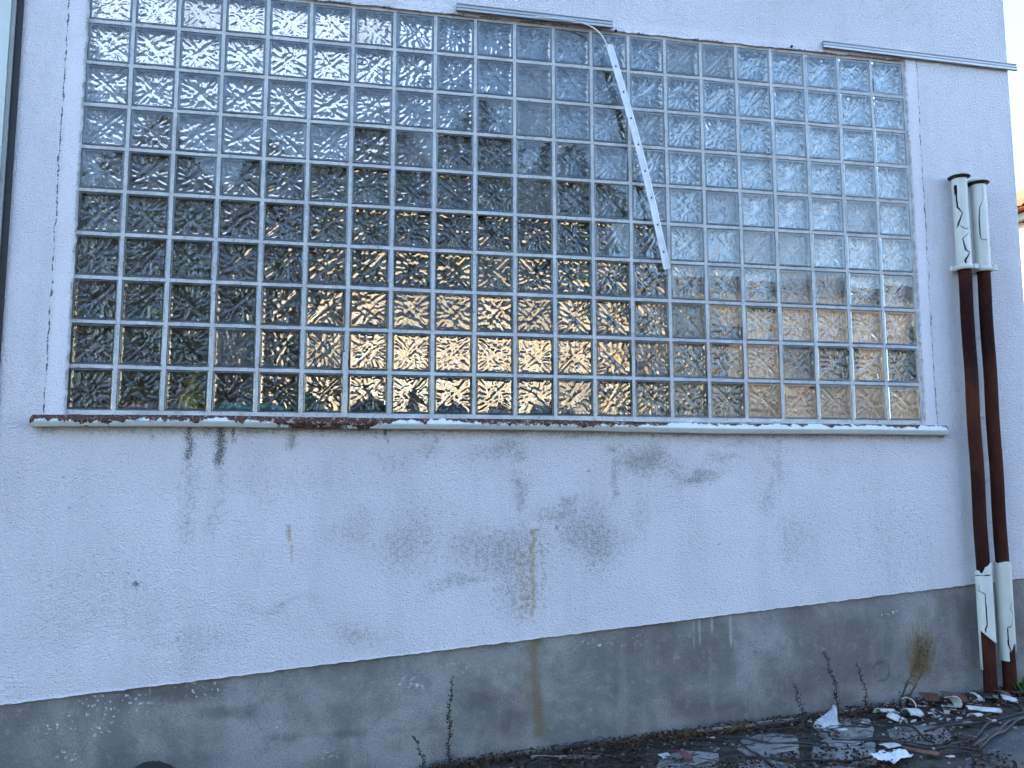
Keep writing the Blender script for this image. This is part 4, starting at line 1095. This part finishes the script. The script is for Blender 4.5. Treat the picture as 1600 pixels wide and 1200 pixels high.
for _ in range(260):
    x_ = random.uniform(1.9, 4.7); y_ = -abs(random.gauss(0,.28))-.02
    if y_ < -.9 or (x_ > 3.9 and y_ < -.42): continue
    a = random.gauss(-.15,.5); L = random.uniform(.05,.22); z_ = g(x_,y_)+.032
    m.tube([(x_,y_,z_),(x_+L*.5*math.cos(a), min(-.01,y_+L*.5*math.sin(a)), z_+random.uniform(0,.02)),(x_+L*math.cos(a), min(-.01,y_+L*math.sin(a)), z_+random.uniform(0,.012))], random.uniform(.0012,.003), 4)
tag(m.build('twigs', MAT_STALK), 'thin dark twigs scattered over the pavement', 'twigs', kind='stuff')
m = MB()
for _ in range(420):
    x_ = random.uniform(1.9, 4.8); y_ = random.uniform(-.85,-.02); s = random.uniform(.003,.010); z_ = g(x_,y_)+.03
    lump(m, (x_,y_,z_), (s,s,s*.6), random.randrange(999), 6, .6, False)
tag(m.build('grit', MAT_SLAB), 'grey grit and crumbs over the pavement', 'grit', kind='stuff')

for nm, mt, n_, lab in (('sleeve_crumbs', MAT_SHARD, 110, 'tiny pale sleeve crumbs scattered before the pipes'), ('rust_crumbs', MAT_SHARD_RUST, 170, 'tiny rusty crumbs scattered before the pipes')):
    m = MB()
    for _ in range(n_):
        x_ = random.gauss(4.12,.28); y_ = -abs(random.gauss(0,.16)) - .03
        if not (3.3 < x_ < 4.8) or y_ < -.45: continue
        s_ = random.uniform(.005,.020); a = random.uniform(0,6.28); z_ = g(x_,y_)+.026; tl = random.uniform(-.5,.5)
        P4 = [(s_*random.uniform(.6,1.1)*math.cos(a+q), s_*random.uniform(.5,.9)*math.sin(a+q)) for q in (0,1.3,2.7,4.2,5.3)]
        top = [(x_+u, min(-.004, y_+v), z_+.004+tl*u+.3*abs(v)) for u, v in P4]; bot = [(p[0],p[1],p[2]-.003) for p in top]
        m.add(top+bot, [(0,1,2,3,4),(9,8,7,6,5)] + [(k,5+k,5+(k+1)%5,(k+1)%5) for k in range(5)])
    tag(m.build(nm, mt), lab, 'crumbs', kind='stuff')

# ------------------------------------------------------------------ weeds
def stalk(base, top, label, bits=70, mat=MAT_STALK, r=.0035, bend=.015, size=.012, cat='weed', twin=None):
    root = empty('dry_stalk', base); tag(root, label, cat, 'dry stalks along the wall base')
    b, t_ = Vector(base), Vector(top); pts = []
    for k in range(14):
        t = k/13; pts.append(b.lerp(t_, t) + Vector((bend*math.sin(t*math.pi)+.004*math.sin(t*17), .006*math.sin(t*11), 0)))
    m = MB(); m.tube(pts, [r*(1-.75*k/13) for k in range(14)], 6)
    if twin:
        m.tube([p + Vector((twin*k/13, .01, 0)) for k, p in enumerate(pts[:11])], [r*.8*(1-.7*k/11) for k in range(11)], 6)
    m.build('stem', mat, root)
    f = MB()
    for _ in range(bits):
        t = random.uniform(.12, 1); k = min(12, int(t*13)); p = pts[k].lerp(pts[k+1], t*13-k)
        if twin and random.random() < .4 and t < .78: p = p + Vector((twin*t, .01, 0))
        a = random.uniform(0,6.28); L = size*random.uniform(.5,1.5)*(1.25-.7*t); q = p + Vector((L*math.cos(a), .6*L*math.sin(a), random.uniform(0,L)))
        s = size*.3; f.add([p, q+Vector((s,0,0)), q+Vector((0,0,s)), q+Vector((-s,s*.5,-s*.4))], [(0,1,2),(0,2,3)])
    f.build('dry_leaves', mat, root)
    return root
Zr = lambda z: z + ZO
stalk((3.625,-.02,Zr(-1.46)), (3.545,-.03,Zr(-1.145)), 'tall dark dry stalk rising from the plastic bag', 110, bend=.012)
stalk((3.775,-.02,Zr(-1.45)), (3.725,-.02,Zr(-1.215)), 'short dark dry stalk between the tall stalk and the bush', 60, r=.003)
stalk((1.690,-.03,Zr(-1.60)), (1.700,-.03,Zr(-1.19)), 'tall dark spiky stalk at the bottom middle', 150, r=.004, bend=-.008)
stalk((1.575,-.03,Zr(-1.62)), (1.525,-.03,Zr(-1.43)), 'short dark stalk left of the tall one at the bottom middle', 60)
stalk((1.65,-.03,Zr(-1.62)), (1.61,-.03,Zr(-1.50)), 'low faint stalk between two dark stalks at the bottom middle', 40, MAT_PALE_STALK, .002)
stalk((3.30,-.27,Zr(-1.48)), (3.255,-.25,Zr(-1.235)), 'twin grey-brown stalks standing left of the plastic bag', 80, MAT_STALK, .003, .005, .012, 'weed', .03)
stalk((3.70,-.36,Zr(-1.46)), (3.735,-.34,Zr(-1.27)), 'thin dull stalk standing in front of the white pieces', 40, MAT_STALK, .0025, .006, .010)
stalk((2.24,-.04,Zr(-1.56)), (2.25,-.04,Zr(-1.50)), 'pale stub of a stalk at the wall base', 6, MAT_PALE_STALK, .006, .002, .006)

bush = empty('dry_bush', (3.93,-.05,Zr(-1.445))); tag(bush, 'straw-coloured dry bush leaning against the plinth', 'bush')
stemA = [Vector(p) for p in ((3.925,-.05,Zr(-1.45)),(3.935,-.055,Zr(-1.40)),(3.965,-.055,Zr(-1.34)),(4.000,-.05,Zr(-1.28)),(4.025,-.05,Zr(-1.22)),(4.045,-.05,Zr(-1.15)))]
stemB = [p + Vector((.022+.006*i,-.01,-.005*i)) for i, p in enumerate(stemA)]
m = MB(); m.tube(stemA, [.006,.0055,.005,.0045,.004,.003], 7); m.tube(stemB, [.005,.005,.0045,.004,.0035,.003], 7)
for _ in range(60):
    s = random.choice([stemA, stemB]); i = random.randrange(0, 4); p = s[i].lerp(s[i+1], random.random()); a = random.uniform(0,6.28); L = random.uniform(.01,.03)
    m.tube([p, p+Vector((L*math.cos(a), .5*L*math.sin(a), L*random.uniform(.2,1)))], .0012, 4)
m.build('stem', MAT_STALK, bush)
m = MB()
for _ in range(190):
    s = random.choice([stemA, stemB]); i = random.choice([2,3,3,4,4]); p = s[i].lerp(s[i+1], random.random())
    tx = random.gauss(4.06,.042); tz = min(random.uniform(-1.22,-1.00), -1.00-abs(tx-4.04)*1.1) + random.uniform(-.05,.03)
    tip = Vector((tx, random.gauss(-.07,.03), Zr(tz))); tip.y = min(tip.y, -.012)
    mid_ = p.lerp(tip, .5) + Vector(((tx-4.03)*.45, random.uniform(-.015,.01), -.01))
    pts = [p*(1-t)**2 + mid_*2*t*(1-t) + tip*t*t for t in (0,.2,.4,.6,.8,1)]
    m.tube(pts, [.0013,.0013,.0012,.0012,.001,.0008], 4, caps=False)
    for q in range(5):
        t = random.uniform(.3,1); pp = p*(1-t)**2 + mid_*2*t*(1-t) + tip*t*t; s_ = random.uniform(.003,.007)
        o_ = Vector((random.uniform(-1,1), random.uniform(-1,.4), random.uniform(-.3,1))).normalized()*s_*1.8
        m.add([pp, pp+o_+Vector((s_*.4,0,0)), pp+o_*1.3, pp+o_-Vector((s_*.4,0,0))], [(0,1,2,3)])
m.build('twigs', MAT_STRAW, bush)

gw = empty('green_weed', (4.64,-.10,g(4.64,-.10))); tag(gw, 'small bright green weed at the right edge behind the pipes', 'weed')
m = MB()
for _ in range(170):
    a = random.uniform(0,6.28); L = random.uniform(.03,.10); e = random.uniform(.2,1.3); c_ = Vector((4.66+random.gauss(0,.05), -.10+random.gauss(0,.03), g(4.66,-.1)+.015))
    d_ = Vector((math.cos(a)*math.cos(e), math.sin(a)*math.cos(e), math.sin(e))); s_ = Vector((-math.sin(a), math.cos(a), 0))*L*.16
    tip = c_ + d_*L; tip.y = min(tip.y, 0.0)
    m.add([c_, c_+d_*L*.5+s_, tip, c_+d_*L*.5-s_], [(0,1,2,3)])
m.build('leaves', MAT_GREEN, gw)
m = MB()
for k in range(7): a = k*.9; m.tube([(4.66,-.10,g(4.66,-.1)),(4.66+.04*math.cos(a),-.10+.03*math.sin(a),g(4.66,-.1)+.05)], .002, 5)
m.build('stems', MAT_GREEN, gw)

# ------------------------------------------------------------------ neighbouring house at the right edge
HX0, HX1, HY0, HY1 = 12.42, 20.0, 1.0, 21.0
gz = g(HX0, 5); house = empty('house', (16, 10, gz)); tag(house, 'sunlit cream house with orange tiled roof peeping past the right corner', 'house')
m = MB(); m.box(HX0, HX1, HY0, HY1, gz-.2, ZO+4.02); m.build('wall', MAT_CREAM, house)
m = MB(); m.box(HX0-.16, HX0-.03, HY0-.3, HY1+.3, ZO+4.02, ZO+4.12); m.build('gutter', MAT_FRAME, house)
roof = MB(); ex, rz = HX0-.35, ZO+4.14
roof.add([(ex,HY0-.4,rz),(ex,HY1+.4,rz),(16.2,HY1+.4,rz+2.1),(16.2,HY0-.4,rz+2.1),(HX1+.35,HY0-.4,rz),(HX1+.35,HY1+.4,rz)], [(0,3,2,1),(3,4,5,2),(0,4,3),(1,2,5),(0,1,5,4)])
ro = roof.build('roof', MAT_TILE, house)
sl = math.atan2(2.1, 16.2-ex)
tm = MB(); n = 6; vv = []
for k in range(n+1):
    a = math.pi*k/n
    vv += [(0, -.11*math.cos(a), .05*math.sin(a)), (.40, -.10*math.cos(a), .045*math.sin(a)+.012)]
tm.add(vv, [(2*k, 2*k+2, 2*k+3, 2*k+1) for k in range(n)], smooth=True)
tme = tm.mesh('roof_tile'); tme.materials.append(MAT_TILE)
for r_ in range(8):
    for k in range(9):
        o = bpy.data.objects.new('roof_tile', tme); col.objects.link(o); o.parent = ro
        x_ = ex + .02 + r_*.36*math.cos(sl); o.matrix_world = Matrix.Translation((x_, 6.9+k*.225, rz+.012+r_*.36*math.sin(sl))) @ Matrix.Rotation(-sl, 4, 'Y')
for yy in (3.5, 7.0, 10.5, 14.0, 17.5):
    w = MB(); w.box(HX0-.02, HX0+.05, yy-.55, yy+.55, ZO+1.6, ZO+3.0); wo = w.build('window', MAT_HOLE, house)
    w = MB()
    for a, b, c_, d_ in ((yy-.62,yy-.55,1.53,3.07),(yy+.55,yy+.62,1.53,3.07),(yy-.55,yy+.55,1.53,1.6),(yy-.55,yy+.55,3.0,3.07),(yy-.03,yy+.03,1.6,3.0)): w.box(HX0-.04, HX0-.005, a, b, ZO+c_, ZO+d_)
    w.build('frame', MAT_PAPER, wo)

# round bushes added before the house to darken the view through right-hand blocks
for i, (x_, y_, r_, lab) in enumerate(((9.8,6.6,1.0,'nearest'),(10.0,9.0,1.2,'second'),(9.9,11.6,1.05,'third'),(10.1,14.2,1.25,'fourth'),(9.9,17.0,1.1,'farthest'))):
    b = g(x_, y_); root = empty('added_bush', (x_, y_, b)); tag(root, lab + ' dark round bush added before the cream house to darken the right-hand blocks', 'bush', 'bushes added before the house')
    m = MB()
    for k in range(9): a = k*.7; m.tube([(x_,y_,b-.05),(x_+.5*r_*math.cos(a),y_+.5*r_*math.sin(a),b+r_*1.2)], [.04,.012], 5)
    m.build('stems', MAT_TRUNK, root)
    m = MB(); vv = []; ff = []
    for _ in range(1300):
        d_ = Vector((random.gauss(0,1),random.gauss(0,1),random.gauss(0,1))).normalized()*(random.random()**.4); c_ = Vector((x_+d_.x*r_, y_+d_.y*r_, b+r_*1.2+d_.z*r_*1.15)); s_ = random.uniform(.08,.18)
        d1 = Vector((random.gauss(0,1),random.gauss(0,1),random.gauss(0,1))).normalized()*s_; d2 = Vector((random.gauss(0,1),random.gauss(0,1),random.gauss(0,1))).normalized()*s_*.6
        q = len(vv); vv += [c_-d1,c_+d2,c_+d1,c_-d2]; ff.append((q,q+1,q+2,q+3))
    m.add(vv, ff); m.build('foliage', MAT_NEEDLE, root)

# unseen building added across the yard for warm reflections in the right-hand blocks
gr = empty('added_yard_building', (17, -18, g(9,-6))); tag(gr, 'unseen warm-coloured two-storey building added for its reflection in the right-hand blocks', 'building')
gz = g(9,-6); m = MB(); m.box(9.5, 34, -24, -18, gz-.2, gz+6.4); m.build('wall', MAT_CREAM, gr)
m = MB(); m.box(9.2, 34.3, -24.3, -17.7, gz+6.403, gz+6.6); m.build('roof', MAT_ROOF, gr)
for k in range(7):
    x_ = 10.4 + k*3.2; m = MB(); m.box(x_, x_+2.5, -17.995, -17.94, gz, gz+2.2); m.build('garage_door', MAT_FRAME, gr)
    m = MB(); m.box(x_+.6, x_+1.8, -17.995, -17.95, gz+3.7, gz+5.0); wo = m.build('window', MAT_HOLE, gr)
    m = MB(); m.box(x_+.5, x_+1.9, -17.93, -17.90, gz+3.58, gz+3.68); m.build('sill', MAT_PAPER, wo)

# ------------------------------------------------------------------ unseen evergreens added across the yard to darken reflections in the blocks
def tree(x, y, h, r, label):
    b = g(x, y); root = empty('added_evergreen', (x, y, b)); tag(root, label, 'tree', 'unseen evergreens added for dark reflections')
    m = MB(); m.tube([(x,y,b-.1),(x,y,b+h*.5),(x,y,b+h*.97)], [.22,.14,.03], 9)
    for k in range(26):
        z_ = b+h*(.12+.8*k/26); a = k*2.4; L = r*(1-.85*(z_-b)/h); m.tube([(x,y,z_),(x+L*.8*math.cos(a),y+L*.8*math.sin(a),z_-.1)], [.05,.015], 5)
    m.build('trunk', MAT_TRUNK, root)
    n = 5200; u = rng.random(n); zz = b + h*(.08+.92*u); R = r*(1-.92*u**4)*(0.35+0.65*np.sqrt(rng.random(n)))*(0.8+0.4*rng.random(n)); a = rng.random(n)*6.283
    vv = []; ff = []
    for i in range(n):
        c_ = Vector((x+R[i]*math.cos(a[i]), y+R[i]*math.sin(a[i]), zz[i])); s = random.uniform(.25,.55)
        d1 = Vector((random.gauss(0,1), random.gauss(0,1), random.gauss(-.3,.5))).normalized()*s; d2 = Vector((random.gauss(0,1), random.gauss(0,1), random.gauss(0,1))).normalized()*s*.5
        q = len(vv); vv += [c_-d1, c_+d2, c_+d1, c_-d2]; ff.append((q,q+1,q+2,q+3))
    m = MB(); m.add(vv, ff); m.build('crown', MAT_NEEDLE, root)
for i, (x_, y_, h_, r_) in enumerate(((-5.6,-16,9.0,1.9),(-3.2,-15.6,9.7,1.8),(-0.8,-16.2,9.2,1.8),(1.6,-15.8,10.0,1.9),(4.0,-16,10.4,1.9),(6.4,-15.7,9.4,1.8))):
    tree(x_, y_, h_, r_, ['first','second','third','fourth','fifth','sixth','seventh'][i] + ' from the left of the unseen evergreens added for dark reflections in the blocks')
